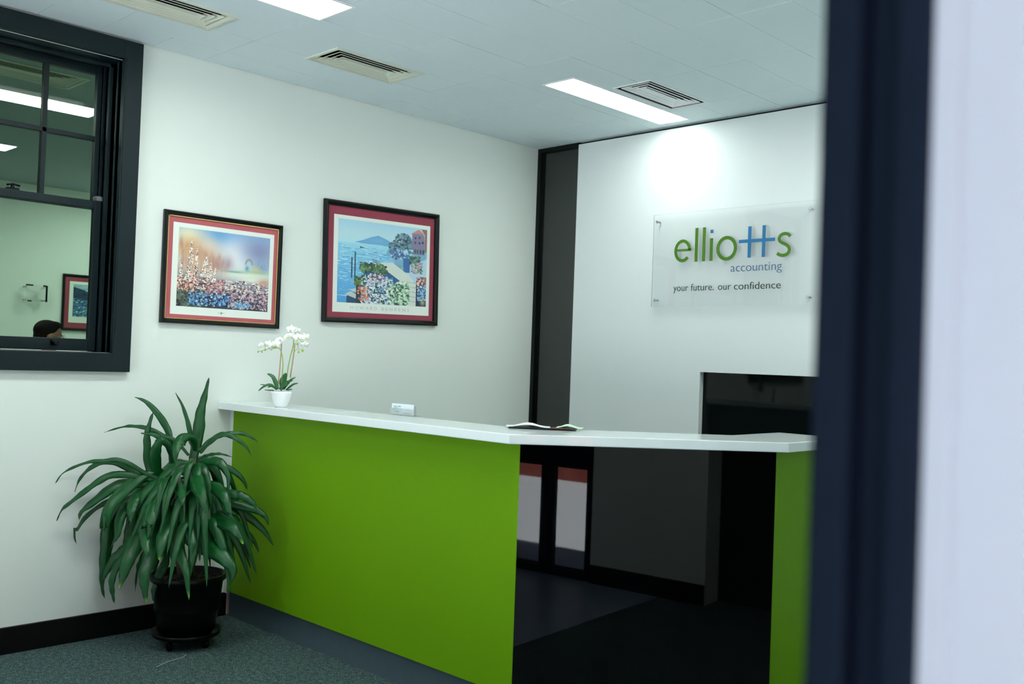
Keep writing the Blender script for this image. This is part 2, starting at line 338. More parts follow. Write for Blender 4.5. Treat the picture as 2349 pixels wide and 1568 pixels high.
for y0, y1 in ((-3.63, -3.605), (-3.908, -3.883)): mb.box(-.243, -.209, y0, y1, 2.331, 3.021)
mb.box(-.243, -.209, -4.161, -3.352, 2.657, 2.682); mb.build('glazing_bars', 'navy', us, bevel=.002)
for y0, y1 in ((-3.605, -3.352), (-3.883, -3.63), (-4.161, -3.908)):
    for z0, z1 in ((2.331, 2.657), (2.682, 3.021)): box('pane', 'tint', -.231, -.227, y0, y1, z0, z1, us)
box('pane', 'tint', -.172, -.168, -4.151, -3.363, 1.574, 2.28, ls)
for yy in (-3.545, -3.97):
    mb = MB(); mb.lathe([(.012, 0), (.009, .012), (.006, .02), (.013, .03), (.010, .036)], (-.15, yy, 1.548), 16, 'x'); mb.box(-.151, -.147, yy-.018, yy+.018, 1.535, 1.566)
    mb.box(-.14, -.118, yy-.016, yy+.016, 1.552, 1.560); mb.build('sash_lift', 'black', ls, bevel=.001)
mb = MB(); mb.box(-.20, -.155, -3.80, -3.745, 2.322, 2.332); mb.lathe([(.012, 0), (.010, .012), (.006, .022)], (-.18, -3.772, 2.33), 14); mb.tube([(-.18, -3.80, 2.345), (-.17, -3.772, 2.352), (-.165, -3.74, 2.345)], .005)
mb.build('sash_lock', 'black', ls)
mb = MB(); mb.prism([(-.21, -3.352), (-.16, -3.352), (-.152, -3.33), (-.152, -3.315), (-.21, -3.315)], 2.322, 2.352); mb.build('sash_horn', 'grey', ls, bevel=.006)  # grey instead of slate, to paint in the light falling on it
# ================================================================ CEILING FIXTURES
def light(i, lab, lm='lamp', L=None):
    x0, x1, y0, y1 = (L or LIGHTS)[i]
    t = thing('ceiling_light', ((x0+x1)/2, (y0+y1)/2, ZC), lab, 'ceiling light', 'recessed strip lights in the ceiling')
    m_ = MB(); f = .012
    for q in ((x0, x0+f, y0, y1), (x1-f, x1, y0, y1), (x0+f, x1-f, y0, y0+f), (x0+f, x1-f, y1-f, y1)): m_.box(*q, ZC-.004, ZC+.055)
    m_.build('frame', 'white', t)
    box('diffuser', lm, x0+f, x1-f, y0+f, y1-f, ZC+.022, ZC+.03, t)
light(0, 'recessed strip light cut off by the top edge, nearest the window')
light(1, 'recessed strip light beside the square louvred vent, close to the white back wall', 'lampdim')
light(2, 'recessed strip light above the open floor in front of the counter')
light(3, 'unseen strip light added behind the door jamb to brighten the walls'); light(4, 'unseen strip light added at the front end for more room light')  # both strips are unseen additions that lift the room light
def vent(i, lab, style, V=None):
    x0, x1, y0, y1 = (V or VENTS)[i]
    t = thing('ceiling_vent', ((x0+x1)/2, (y0+y1)/2, ZC), lab, 'ceiling vent', 'cream vents along the left wall' if style else None)
    fm, n_ = ('cream', 4) if style else ('white', 4)
    def ring(m_, a, b, z0, z1, wo, flare=0):      # rectangular sloped ring; top faces coloured dark to stand for shade
        oo = [(x0+a, y0+a), (x1-a, y0+a), (x1-a, y1-a), (x0+a, y1-a)]; ii = [(x0+b, y0+b), (x1-b, y0+b), (x1-b, y1-b), (x0+b, y1-b)]
        vo = [m_.bm.verts.new((*p, z0)) for p in oo]; vi = [m_.bm.verts.new((*p, z1)) for p in ii]
        vo2 = [m_.bm.verts.new((*p, z0+wo)) for p in oo]; vi2 = [m_.bm.verts.new((*p, z1+wo)) for p in ii]
        for k in range(4):
            q = (k+1) % 4
            m_.face((vo[k], vo[q], vi[q], vi[k])); m_.mi = 1; m_.face((vo2[k], vi2[k], vi2[q], vo2[q])); m_.mi = 0; m_.face((vo[k], vo2[k], vo2[q], vo[q])); m_.face((vi[k], vi[q], vi2[q], vi2[k]))
    if style:
        m_ = MB(); ring(m_, -.014, .004, ZC-.006, ZC-.007, .008); m_.build('frame', [fm, 'slot'], t)
        st = .0315
        for k in range(4):
            m_ = MB(); a = .006+k*st; ring(m_, a, a+.0025, ZC-.004, ZC-.004, .003); ring(m_, a+.0025, a+.031, ZC-.002, ZC+.014, .001); m_.build('louvre', [fm, 'slot'], t)
        a = .008+4*st; m_ = MB(); m_.box(x0+a, x1-a, y0+a, y1-a, ZC-.002, ZC+.001); m_.build('centre_plate', fm, t)
    else:
        m_ = MB(); ring(m_, 0, .008, ZC-.004, ZC-.006, .006); m_.build('frame', [fm, 'slot'], t)
        for k in range(3):
            a = .034+k*.031; m_ = MB(); ring(m_, a, a+.004, ZC-.004, ZC-.004, .004); ring(m_, a+.004, a+.030, ZC-.002, ZC+.014, .001); m_.build('louvre', [fm, 'slot'], t)
    m_ = MB(); m_.box(x0, x1, y0, y1, ZC+.06, ZC+.064)
    for q in ((x0-.001, x0, y0, y1), (x1, x1+.001, y0, y1), (x0, x1, y0-.001, y0), (x0, x1, y1, y1+.001)): m_.box(*q, ZC+.004, ZC+.06)
    m_.build('duct_box', 'slot', t)
vent(0, 'cream louvred vent cut off by the top edge, above the window corner', 1)
vent(1, 'cream louvred vent in the ceiling above the two framed prints', 1)
vent(2, 'white concentric louvred vent beside the strip light near the back wall', 0)
light(0, 'strip light seen through the upper panes of the window, nearer of the two', 'lampoffice', OL)
light(1, 'strip light seen through the window at the left edge, farther of the two', 'lampoffice', OL)
light(2, 'unseen short strip light added to brighten the right of the office wall', 'lampoffice', OL)  # added out of sight for the brighter right side of the office
vent(0, 'louvred ceiling vent seen through the top panes of the window', 1, OV)
# ================================================================ RECEPTION COUNTER
HC = 1.2407; T = .041
ct = thing('reception_counter', (1.5, -2.4, 0), 'angled reception counter with lime green and black glossy fronts under a white top', 'reception counter')
outer = [(.001, -2.665), (2.357, -2.665), (3.141, -1.79), (3.141, -1.228)]
inner = [(2.787, -1.228), (2.787, -1.66), (2.10, -2.345), (.001, -2.345)]
MB().prism(outer+inner, HC-T, HC).build('countertop', 'top', ct, bevel=.003)
K = .147
A_, B_, C_ = (2.345, -2.584), (3.072, -1.768), (3.072, -1.26)
nrm = Vector((B_[1]-A_[1], A_[0]-B_[0])).normalized()*-.022
MB().box(.037, A_[0], -2.584, -2.562, K, HC-T).build('green_front_panel', 'green', ct, bevel=.001)
o = MB().prism([A_, B_, (B_[0]+nrm.x, B_[1]+nrm.y), (A_[0]+nrm.x, A_[1]+nrm.y)], .02, HC-T).build('black_front_panel', 'gloss', ct); o['label'] = 'glossy black front panel across the corner of the counter'
MB().box(B_[0]-.022, B_[0], B_[1]+.002, C_[1], K, HC-T).build('green_front_panel', 'green', ct, bevel=.001)
MB().box(.001, .037, -2.5835, -2.562, .133, HC-T).build('end_filler', 'panel', ct)
mb = MB(); mb.box(.037, A_[0]-.01, -2.561, -2.54, 0, K+.02); mb.box(B_[0]-.06, B_[0]-.024, B_[1]+.03, C_[1], 0, K+.02); mb.build('kickboard', 'kick', ct)
mb = MB(); mb.box(.002, 2.25, -2.54, -2.50, .02, HC-T-.001)
mb.prism([(2.25, -2.54), (2.33, -2.54), (3.02, -1.75), (3.02, -1.26), (2.98, -1.26), (2.98, -1.735), (2.31, -2.50), (2.25, -2.50)], .02, HC-T-.001); mb.build('carcass', 'desk', ct)
mb = MB(); mb.prism([(.005, -2.50), (2.3, -2.50), (2.97, -1.73), (2.97, -1.26), (2.45, -1.26), (2.45, -1.55), (2.05, -2.0), (.005, -2.0)], .80, .83); mb.build('inner_desk', 'desk', ct)
mb = MB(); mb.box(2.55, 2.59, -1.26, -1.24, 0, HC-T); mb.box(2.93, 3.05, -1.26, -1.24, 0, HC-T); mb.build('end_panel', 'grey', ct)
# ================================================================ THINGS ON THE COUNTER
# business card holder
t = thing('card_holder', (1.27, -2.33, HC), 'small clear card holder with a printed business card on the white counter', 'card holder')
mb = MB(); mb.box(1.175, 1.36, -2.345, -2.342, HC, HC+.035); mb.box(1.175, 1.36, -2.345, -2.295, HC, HC+.003); mb.box(1.175, 1.36, -2.325, -2.322, HC, HC+.05); mb.box(1.175, 1.178, -2.345, -2.322, HC, HC+.035); mb.box(1.357, 1.36, -2.345, -2.322, HC, HC+.035)
mb.build('holder', 'acrylic', t)
cd = box('card', mat('card_white', (.75, .84, .88), .5), 1.18, 1.355, -2.334, -2.331, HC+.003, HC+.058, t)
mb = MB()
for z, a, b in ((.045, 1.192, 1.225), (.040, 1.196, 1.222), (.036, 1.198, 1.235), (.030, 1.196, 1.262), (.024, 1.198, 1.23), (.017, 1.205, 1.25), (.013, 1.205, 1.235), (.011, 1.27, 1.33)):
    mb.box(a, b, -2.3347, -2.334, HC+z, HC+z+.0022)
mb.box(1.232, 1.252, -2.3347, -2.334, HC+.042, HC+.047); mb.build('printed_lines', 'ink', cd)
# black folder under loose papers
t = tag(box('folder', 'black', 2.03, 2.33, -2.36, -2.165, HC+.0005, HC+.006), 'thin black folder lying under papers on the counter', 'folder')
t.data.transform(Matrix.Translation((2.18, -2.26, 0)) @ Matrix.Rotation(R(38), 4, 'Z') @ Matrix.Translation((-2.18, 2.26, 0)))
def sheet(name, lab, m_, cx, cy, rot, z, sx=.21, sy=.15, curl=.008, ph=0, cat='paper'):
    mb = MB(); nx, ny = 12, 8; g_ = []
    for jj in range(ny+1):
        row = []
        for ii in range(nx+1):
            u, v = ii/nx-.5, jj/ny-.5
            zz = curl*(math.cos(u*7+ph)*.5+.5)*(1-abs(v)*.8)
            p = Matrix.Rotation(rot, 3, 'Z') @ Vector((u*sx, v*sy, 0)); row.append(mb.bm.verts.new((cx+p.x, cy+p.y, z+zz)))
        g_.append(row)
    for jj in range(ny):
        for ii in range(nx): mb.face((g_[jj][ii], g_[jj][ii+1], g_[jj+1][ii+1], g_[jj+1][ii]), True)
    o = mb.build(name, m_); s = o.modifiers.new('s', 'SOLIDIFY'); s.thickness = .0006
    return tag(o, lab, cat)
sheet('paper_sheet', 'white curled paper sheet on the black folder', 'paper2' if 0 else 'white', 2.125, -2.305, R(42), HC+.0065, curl=.018, sx=.20, sy=.10)
sheet('paper_sheet', 'pale green paper sheet on the right of the black folder', mat('pale_green_paper', (.55, .78, .52), .7), 2.262, -2.175, R(36), HC+.0075, curl=.016, ph=.4, sx=.12, sy=.09)
sheet('leaflet', 'thin red leaflet edge under the papers on the folder', mat('red_paper', (.5, .04, .05), .6), 2.245, -2.245, R(40), HC+.0061, sx=.10, sy=.03, curl=.0005, cat='leaflet')
# ================================================================ FRAMED PRINTS
def art_mesh(name, img, org, ua, va, parent):
    """flat painted sheet: a fine grid whose cells carry the paint colours"""
    h, w_, _ = img.shape
    U, V = np.meshgrid(np.arange(w_+1)/w_, np.arange(h+1)/h)
    co = np.array(org)[None, None]+U[..., None]*np.array(ua)+V[..., None]*np.array(va)
    idx = np.arange((h+1)*(w_+1)).reshape(h+1, w_+1)
    q = np.stack([idx[:-1, :-1], idx[:-1, 1:], idx[1:, 1:], idx[1:, :-1]], -1).reshape(-1, 4)
    me = bpy.data.meshes.new(name); me.from_pydata(co.reshape(-1, 3).tolist(), [], q.tolist())
    ca = me.color_attributes.new('Col', 'FLOAT_COLOR', 'CORNER')
    lin = np.where(img <= .04045, img/12.92, ((img+.055)/1.055)**2.4)
    c4 = np.concatenate([lin, np.ones((h, w_, 1))], -1).reshape(-1, 4).repeat(4, 0).astype(np.float32)
    ca.data.foreach_set('color', c4.ravel()); me.materials.append(MT['art'])
    o = bpy.data.objects.new(name, me); COL.objects.link(o); o.parent = parent; o.matrix_parent_inverse = Matrix.Translation(-root_of(parent)); return o
def lerp_rows(h, w_, stops):
    v = np.linspace(0, 1, h); out = np.zeros((h, w_, 3))
    for c in range(3): out[..., c] = np.interp(v, [s[0] for s in stops], [s[1][c] for s in stops])[:, None]
    return out
class Paint:
    def __init__(s, w_, h, stops, seed): s.w, s.h = w_, h; s.im = lerp_rows(h, w_, stops); s.r = np.random.RandomState(seed); s.Y, s.X = np.mgrid[0:h, 0:w_]; s.X = (s.X+.5)/w_; s.Y = (s.Y+.5)/h
    def soft(s, x, y, rx, ry, c, a=1, p=2, ang=0):
        ca, sa = math.cos(ang), math.sin(ang); dx, dy = s.X-x, s.Y-y
        d = ((dx*ca+dy*sa)/rx)**2+((-dx*sa+dy*ca)/ry)**2
        k = (a*np.exp(-d**(p/2)))[..., None]; s.im = s.im*(1-k)+np.array(c)*k
    def dab(s, x, y, rx, ry, c, ang=0):
        x0, x1 = int(max(0, (x-rx*1.5)*s.w)), int(min(s.w, (x+rx*1.5)*s.w+2)); y0, y1 = int(max(0, (y-max(rx, ry)*1.5)*s.h)), int(min(s.h, (y+max(rx, ry)*1.5)*s.h+2))
        if x1 <= x0 or y1 <= y0: return
        X, Y = s.X[y0:y1, x0:x1]-x, s.Y[y0:y1, x0:x1]-y; ca, sa = math.cos(ang), math.sin(ang)
        m_ = (((X*ca+Y*sa)/rx)**2+((-X*sa+Y*ca)/ry)**2) < 1
        s.im[y0:y1, x0:x1][m_] = np.array(c)+s.r.normal(0, .03)
    def poly(s, pts, c):
        m_ = np.zeros_like(s.X, bool); n_ = len(pts)
        for i in range(n_):
            (x1, y1), (x2, y2) = pts[i], pts[(i+1) % n_]
            if y1 == y2: continue
            m_ ^= ((s.Y > y1) != (s.Y > y2)) & (s.X < (x2-x1)*(s.Y-y1)/(y2-y1)+x1)
        s.im[m_] = np.array(c)
    def scatter(s, n_, x0, x1, y0, y1, cols, r0, r1, inside=None, asp=1.0):
        for _ in range(n_):
            x, y = s.r.uniform(x0, x1), s.r.uniform(y0, y1)
            if inside and not inside(x, y): continue
            r_ = s.r.uniform(r0, r1); s.dab(x, y, r_, r_*s.w/s.h*s.r.uniform(.6, 1.1)*asp, cols[s.r.randint(len(cols))], s.r.uniform(-.8, .8))
    def done(s): return np.clip(s.im+s.r.normal(0, .012, s.im.shape), 0, 1)
def garden():       # y = 0 at the bottom
    p = Paint(230, 190, [(0, (.20, .22, .27)), (.22, (.36, .36, .42)), (.36, (.62, .62, .66)), (.48, (.78, .86, .80)), (.62, (.80, .85, .86)), (1, (.52, .68, .84))], 3)
    p.soft(.42, .95, .13, .13, (.33, .60, .82), .9); p.soft(.60, .70, .20, .20, (.93, .94, .95), .9); p.soft(.88, .80, .20, .18, (.52, .55, .70), .9)
    p.soft(.92, .60, .10, .09, (.42, .55, .72), .7); p.soft(.10, .92, .17, .12, (.92, .90, .76), .9); p.soft(.12, .76, .22, .13, (.88, .66, .38), .85); p.soft(.32, .80, .12, .12, (.90, .84, .78), .7)
    for _ in range(170):
        x = p.r.uniform(.0, .54); y = p.r.uniform(.44, .84-.40*x); p.soft(x, y, .014, .05, [(.80, .58, .44), (.72, .52, .44), (.66, .50, .48), (.88, .76, .62), (.72, .62, .62)][p.r.randint(5)], .45, 2, p.r.uniform(-.15, .1))
    p.soft(.22, .66, .20, .13, (.80, .58, .42), .45); p.soft(.42, .55, .12, .10, (.70, .52, .48), .6); p.soft(.53, .60, .06, .10, (.66, .60, .66), .7)
    p.soft(.72, .47, .26, .05, (.88, .92, .84), .9); p.soft(.60, .50, .12, .015, (.45, .62, .64), .8); p.soft(.85, .52, .16, .02, (.66, .72, .50), .7); p.soft(.83, .41, .20, .04, (.92, .94, .88), .9)
    for a in np.linspace(0, math.pi, 16): p.soft(.765+.035*math.cos(a), .62+.06*math.sin(a), .010, .012, (.50, .56, .54), .6)
    p.soft(.745, .56, .022, .035, (.30, .62, .72), .9); p.soft(.85, .56, .05, .04, (.76, .78, .56), .8)
    for (x, y, r_) in ((.93, .62, .5), (.90, .63, -.5), (.96, .64, .3)): p.soft(x, y, .004, .04, (.76, .80, .84), .6, 2, r_)
    p.soft(.95, .38, .08, .05, (.80, .52, .36), .8)
    p.soft(.12, .30, .22, .10, (.22, .24, .22), .7); p.soft(.5, .12, .6, .10, (.16, .17, .22), .6)
    W_ = [(.93, .90, .84), (.88, .82, .78), (.80, .70, .66), (.30, .26, .24), (.90, .86, .82)]; P_ = [(.72, .48, .48), (.62, .40, .44), (.82, .62, .58), (.40, .26, .30), (.86, .74, .72)]
    p.scatter(420, .34, 1, .22, .38, W_+[(.70, .62, .70), (.60, .54, .62)], .006, .013); p.scatter(420, .14, .50, .16, .38, P_, .006, .012); p.scatter(120, 0, .3, .2, .36, W_+[(.28, .32, .28)], .007, .013)
    p.scatter(500, .55, 1, .02, .24, [(.76, .70, .76), (.56, .48, .56), (.30, .24, .32), (.86, .80, .82), (.20, .18, .24), (.74, .56, .56)], .006, .013)
    p.scatter(330, .0, .30, .0, .22, [(.34, .40, .32), (.24, .30, .26), (.46, .50, .42), (.16, .18, .18)], .008, .016)
    p.scatter(300, .12, .56, .03, .20, [(.30, .52, .74), (.44, .66, .84), (.62, .80, .88), (.20, .34, .56), (.14, .16, .24)], .007, .014)
    p.scatter(60, .62, .80, .02, .10, [(.36, .60, .78), (.60, .78, .86)], .007, .012)
    for (cx, y0, y1, wd) in ((.13, .24, .85, .055), (.19, .34, .78, .025), (.03, .24, .58, .035), (.28, .40, .66, .05), (.33, .36, .58, .03), (.38, .34, .54, .02), (.11, .2, .5, .07)):
        for _ in range(int(1500*wd)+40):
            u = p.r.rand(); ww = wd*(1-u)**.8
            x = cx+p.r.uniform(-ww, ww)+u*.02*(1 if cx > .2 else .3); pink = u < .4 and cx < .2
            c = [(.94, .90, .84), (.97, .95, .92), (.86, .78, .72), (.45, .38, .36)] if not pink else [(.88, .66, .56), (.94, .84, .76), (.80, .52, .46), (.36, .24, .24)]
            p.dab(x, y0+(y1-y0)*u, p.r.uniform(.005, .010)*(1.1-u*.5), p.r.uniform(.006, .012), c[p.r.randint(4)])
    return p.done()
def harbour():
    p = Paint(230, 200, [(0, (.30, .62, .84)), (.3, (.40, .70, .88)), (.6, (.52, .79, .90)), (.72, (.62, .86, .92)), (.735, (.72, .89, .93)), (.85, (.74, .88, .92)), (1, (.66, .84, .92))], 7)
    for _ in range(420): p.dab(p.r.uniform(0, .6), p.r.uniform(.05, .70), p.r.uniform(.01, .05), .0035, [(.36, .66, .86), (.60, .84, .93), (.46, .74, .89), (.74, .90, .95)][p.r.randint(4)])
    p.poly([(.17, .735), (.27, .775), (.36, .82), (.43, .845), (.50, .82), (.60, .77), (.62, .72), (.45, .73), (.30, .73)], (.42, .68, .85)); p.soft(.42, .78, .10, .03, (.50, .74, .88), .5)
    p.poly([(.23, .69), (.28, .685), (.28, .675), (.24, .672)], (.16, .28, .34))
    p.poly([(.36, .53), (.48, .515), (.46, .49), (.40, .49)], (.34, .56, .80)); p.poly([(.36, .545), (.47, .52), (.44, .53), (.39, .55)], (.42, .34, .30))
    for (x, a, b_) in ((.185, .22, .62), (.15, .30, .55)):
        p.poly([(x-.005, a), (x+.005, a), (x+.005, b_), (x-.005, b_)], (.12, .26, .32))
    # far shore, trees and house
    p.poly([(.55, .70), (.62, .76), (.72, .82), (1, .86), (1, .30), (.62, .44), (.62, .56), (.52, .62)], (.50, .68, .80))
    p.scatter(330, .56, .86, .66, .90, [(.26, .40, .42), (.36, .52, .50), (.22, .30, .42), (.46, .54, .66), (.42, .60, .62)], .008, .018, lambda x, y: y < .72+.22*math.exp(-((x-.72)/.10)**2)+.03)
    p.poly([(.82, .70), (.82, .92), (.90, .955), (.97, .91), (.97, .66), (.82, .66)], (.52, .50, .62)); p.poly([(.80, .915), (.90, .985), (.985, .92), (.90, .93)], (.80, .56, .50)); p.poly([(.93, .99), (1, .99), (1, .70), (.975, .70), (.975, .92)], (.62, .42, .40))
    for (x, y) in ((.86, .87), (.91, .88), (.86, .81), (.91, .81), (.95, .82)): p.dab(x, y, .010, .016, (.20, .24, .34))
    for x in (.86, .89, .925, .96): p.dab(x, .70, .012, .032, (.26, .40, .44))
    p.poly([(.56, .69), (.82, .72), (.82, .58), (.60, .60)], (.34, .50, .68)); p.scatter(90, .58, .84, .58, .72, [(.60, .76, .88), (.26, .38, .56), (.70, .84, .88), (.30, .56, .58)], .006, .016)
    p.poly([(.66, .46), (.98, .60), (1, .62), (1, .30), (.80, .28), (.66, .40)], (.70, .84, .90)); p.poly([(.72, .42), (.72, .60), (.80, .60), (.80, .42)], (.22, .42, .66)); p.soft(.68, .46, .05, .04, (.34, .64, .62), .8)
    p.poly([(.80, .56), (.93, .62), (.90, .54), (.80, .53)], (.62, .76, .84)); p.scatter(120, .80, .92, .54, .64, [(.24, .44, .40), (.40, .58, .46), (.18, .30, .34)], .007, .014)
    p.scatter(200, .82, .95, .42, .56, [(.62, .40, .58), (.80, .60, .70), (.28, .40, .34), (.66, .80, .84), (.50, .66, .40)], .006, .012)
    # foreground terrace wall with its pale coping
    p.poly([(.28, .20), (.28, .49), (.46, .47), (.70, .33), (.86, .30), (.86, 0), (.28, 0)], (.16, .36, .54))
    p.poly([(.28, .49), (.60, .53), (.80, .38), (.88, .28), (.88, .0), (.68, .0), (.74, .20), (.70, .30), (.52, .43)], (.84, .88, .84))
    for y in (.06, .12, .18, .24, .30): p.poly([(.76, y), (.88, y-.01), (.88, y-.004), (.76, y+.006)], (.60, .68, .68))
    p.poly([(.88, .30), (1, .34), (1, 0), (.88, 0)], (.12, .20, .28))
    p.scatter(160, .88, 1, .22, .38, [(.78, .40, .44), (.88, .60, .60), (.24, .36, .30), (.90, .84, .82)], .007, .013); p.scatter(150, .90, 1, .08, .26, [(.50, .70, .86), (.70, .84, .92), (.26, .36, .48)], .007, .013)
    p.scatter(260, .24, .54, .36, .50, [(.22, .36, .26), (.34, .50, .30), (.14, .24, .24), (.46, .60, .34)], .007, .014, lambda x, y: y > .50-.0*x-.12 and y < .52-.3*max(0, x-.4))
    p.poly([(.10, .0), (.10, .08), (.20, .14), (.26, .14), (.26, 0)], (.16, .30, .42)); p.poly([(.08, .10), (.14, .14), (.26, .08), (.26, .03)], (.74, .80, .80)); p.poly([(.13, .16), (.20, .18), (.26, .12), (.26, .09)], (.78, .82, .80))
    p.poly([(.20, 0), (.20, .28), (.30, .30), (.66, .22), (.74, .10), (.72, 0)], (.14, .24, .28))
    p.scatter(140, .18, .28, .22, .32, [(.30, .44, .22), (.44, .56, .30), (.18, .28, .22)], .008, .014)
    p.scatter(560, .26, .60, .0, .34, [(.92, .94, .94), (.74, .82, .90), (.50, .68, .84), (.86, .88, .90), (.20, .32, .34), (.28, .44, .34)], .008, .017); p.scatter(60, .22, .34, .03, .20, [(.82, .44, .34), (.90, .62, .46)], .007, .012)
    p.scatter(90, .34, .52, .26, .37, [(.78, .74, .82), (.88, .86, .84), (.40, .34, .44)], .007, .014); p.scatter(420, .56, .80, .0, .30, [(.60, .80, .66), (.78, .90, .78), (.34, .54, .42), (.20, .36, .30), (.88, .92, .84)], .008, .016, lambda x, y: y < .32-.9*abs(x-.70)+.02)
    p.soft(.96, .05, .03, .04, (.84, .80, .56), .8)
    return p.done()
def hillside():
    p = Paint(150, 170, [(0, (.12, .30, .44)), (.45, (.20, .40, .54)), (.60, (.40, .58, .66)), (.70, (.62, .76, .80)), (1, (.56, .72, .76))], 11)
    for _ in range(60): p.dab(p.r.uniform(0, 1), p.r.uniform(.66, .98), p.r.uniform(.05, .16), .008, [(.70, .82, .84), (.46, .62, .68)][p.r.randint(2)])
    p.poly([(0, .92), (.12, .86), (.26, .76), (.40, .68), (.56, .62), (1, .60), (1, .52), (0, .50)], (.08, .18, .32)); p.scatter(200, 0, .5, .5, .9, [(.06, .16, .28), (.12, .26, .38)], .015, .03, lambda x, y: y < .92-.6*x)
    p.scatter(900, 0, 1, .0, .56, [(.52, .70, .76), (.20, .42, .58), (.12, .30, .44), (.70, .82, .84), (.10, .26, .42), (.30, .54, .62)], .010, .022); return p.done()
def framed(name, lab, x, y0, y1, z0, z1, moul, matw, matm, border, sgn, img, fillet, rot=0, depth=.03, extra=None):
    """x = wall plane, sgn = +1 when the print faces +x.  border = (left, right, bottom, top) insets of the painting"""
    cy, cz = (y0+y1)/2, (z0+z1)/2; t = thing(name, (x, cy, cz), lab, 'framed print')
    X = lambda d: x+sgn*d
    def bx(m_, d0, d1, a, b, c, d): a0, a1 = sorted((X(d0), X(d1))); m_.box(a0, a1, a, b, c, d)
    m_ = MB(); mo = moul
    # moulding: mitred profile swept round the rectangle
    prof_ = [(0, .003), (0, depth*.75), (mo*.25, depth), (mo*.55, depth*.92), (mo*.8, depth*.62), (mo, depth*.55), (mo, .003)]
    rings = [[m_.bm.verts.new((X(h), yy, zz)) for yy, zz in ((y0+i_, z0+i_), (y1-i_, z0+i_), (y1-i_, z1-i_), (y0+i_, z1-i_))] for i_, h in prof_]
    for a, b in zip(rings, rings[1:]+rings[:1]):
        for k in range(4): m_.face((a[k], a[(k+1) % 4], b[(k+1) % 4], b[k]))
    m_.build('frame', 'black', t, bevel=.0012)
    if fillet:
        m_ = MB(); f = .005
        for q in ((y0+mo, y0+mo+f, z0+mo, z1-mo), (y1-mo-f, y1-mo, z0+mo, z1-mo), (y0+mo, y1-mo, z0+mo, z0+mo+f), (y0+mo, y1-mo, z1-mo-f, z1-mo)): bx(m_, .010, .0165, *q)
        m_.build('gold_fillet', 'gold', t)
    m_ = MB(); bx(m_, .004, .009, y0+mo, y1-mo, z0+mo, z1-mo); m_.build('mat_board', matm, t)
    a, b, c, d = border; mw = matw
    m_ = MB(); bx(m_, .009, .0098, y0+mw[0], y1-mw[1], z0+mw[2], z1-mw[3]); m_.build('print_sheet', 'paper', t)
    ya, yb = (y0+a, y1-b)
    if sgn > 0: ar = art_mesh('painting', img, (X(.0102), ya, z0+c), (0, yb-ya, 0), (0, 0, z1-d-z0-c), t)
    else: ar = art_mesh('painting', img, (X(.0102), yb, z0+c), (0, ya-yb, 0), (0, 0, z1-d-z0-c), t)
    if extra: extra(t, X)
    if rot: t.rotation_euler = (R(rot), 0, 0)
    return t
def flourish(t, X):
    mb = MB(); yc, zc = -2.675, 1.752
    mb.box(X(.0098), X(.0102), yc-.002, yc+.002, zc-.009, zc+.009); mb.box(X(.0098), X(.0102), yc-.022, yc-.006, zc+.001, zc+.003); mb.box(X(.0098), X(.0102), yc+.006, yc+.022, zc+.001, zc+.003); mb.ball((X(.0100), yc, zc+.002), (.0006, .006, .006), 10)
    mb.build('ornament', 'ink', t)
framed('framed_print', 'framed garden print with rose mat and gold fillet, between window and orchid', 0, -3.048, -2.293, 1.681, 2.308, .026, (.060, .052, .052, .062), 'rose', (.094, .079, .098, .087), 1, garden(), True, 0, .03, flourish)
def caption(t, X):
    M4 = Matrix.Translation((X(.0105), -1.77, 1.842)) @ Matrix(((0, 0, 1, 0), (1, 0, 0, 0), (0, 1, 0, 0), (0, 0, 0, 1)))
    text_mesh('printed_caption', 'H O W A R D', .030, 'inkpale', M4, t, .215); text_mesh('printed_caption', 'B E H R E N S', .030, 'inkpale', Matrix.Translation((0, .255, 0)) @ M4, t, .235)
framed('framed_print', 'framed seaside print with burgundy mat, higher and right of the garden print', 0, -1.99, -1.031, 1.752, 2.530, .034, (.080, .072, .068, .088), 'burg', (.113, .100, .130, .112), 1, harbour(), False, 1.3, .034, caption)
framed('framed_print', 'framed blue hillside print with burgundy mat, on the office wall beyond the window', -5.5, -1.471, -.56, 1.689, 2.29, .028, (.075, .075, .085, .075), 'burg', (.115, .115, .15, .105), 1, hillside(), False, 0, .03)
# small clear sign on the office wall
t = thing('wall_sign', (-5.5, -1.77, 2.05), 'small clear sign standing off the office wall, left of the hillside print', 'sign')
box('sign_plate', 'acrylic', -5.40, -5.395, -1.87, -1.66, 1.97, 2.14, t)
for q in ((-1.672, -1.655, 1.97, 2.14), (-1.87, -1.80, 2.128, 2.143), (-1.70, -1.672, 2.128, 2.143), (-1.85, -1.81, 1.965, 1.98)): box('sign_edge', 'jamb', -5.402, -5.393, *q, t)
for yy in (-1.86, -1.675):
    for zz in (1.985, 2.12): MB().lathe([(.006, -5.5), (.006, -5.40)], (0, yy, zz), 10, 'x').build('standoff', 'steel', t)
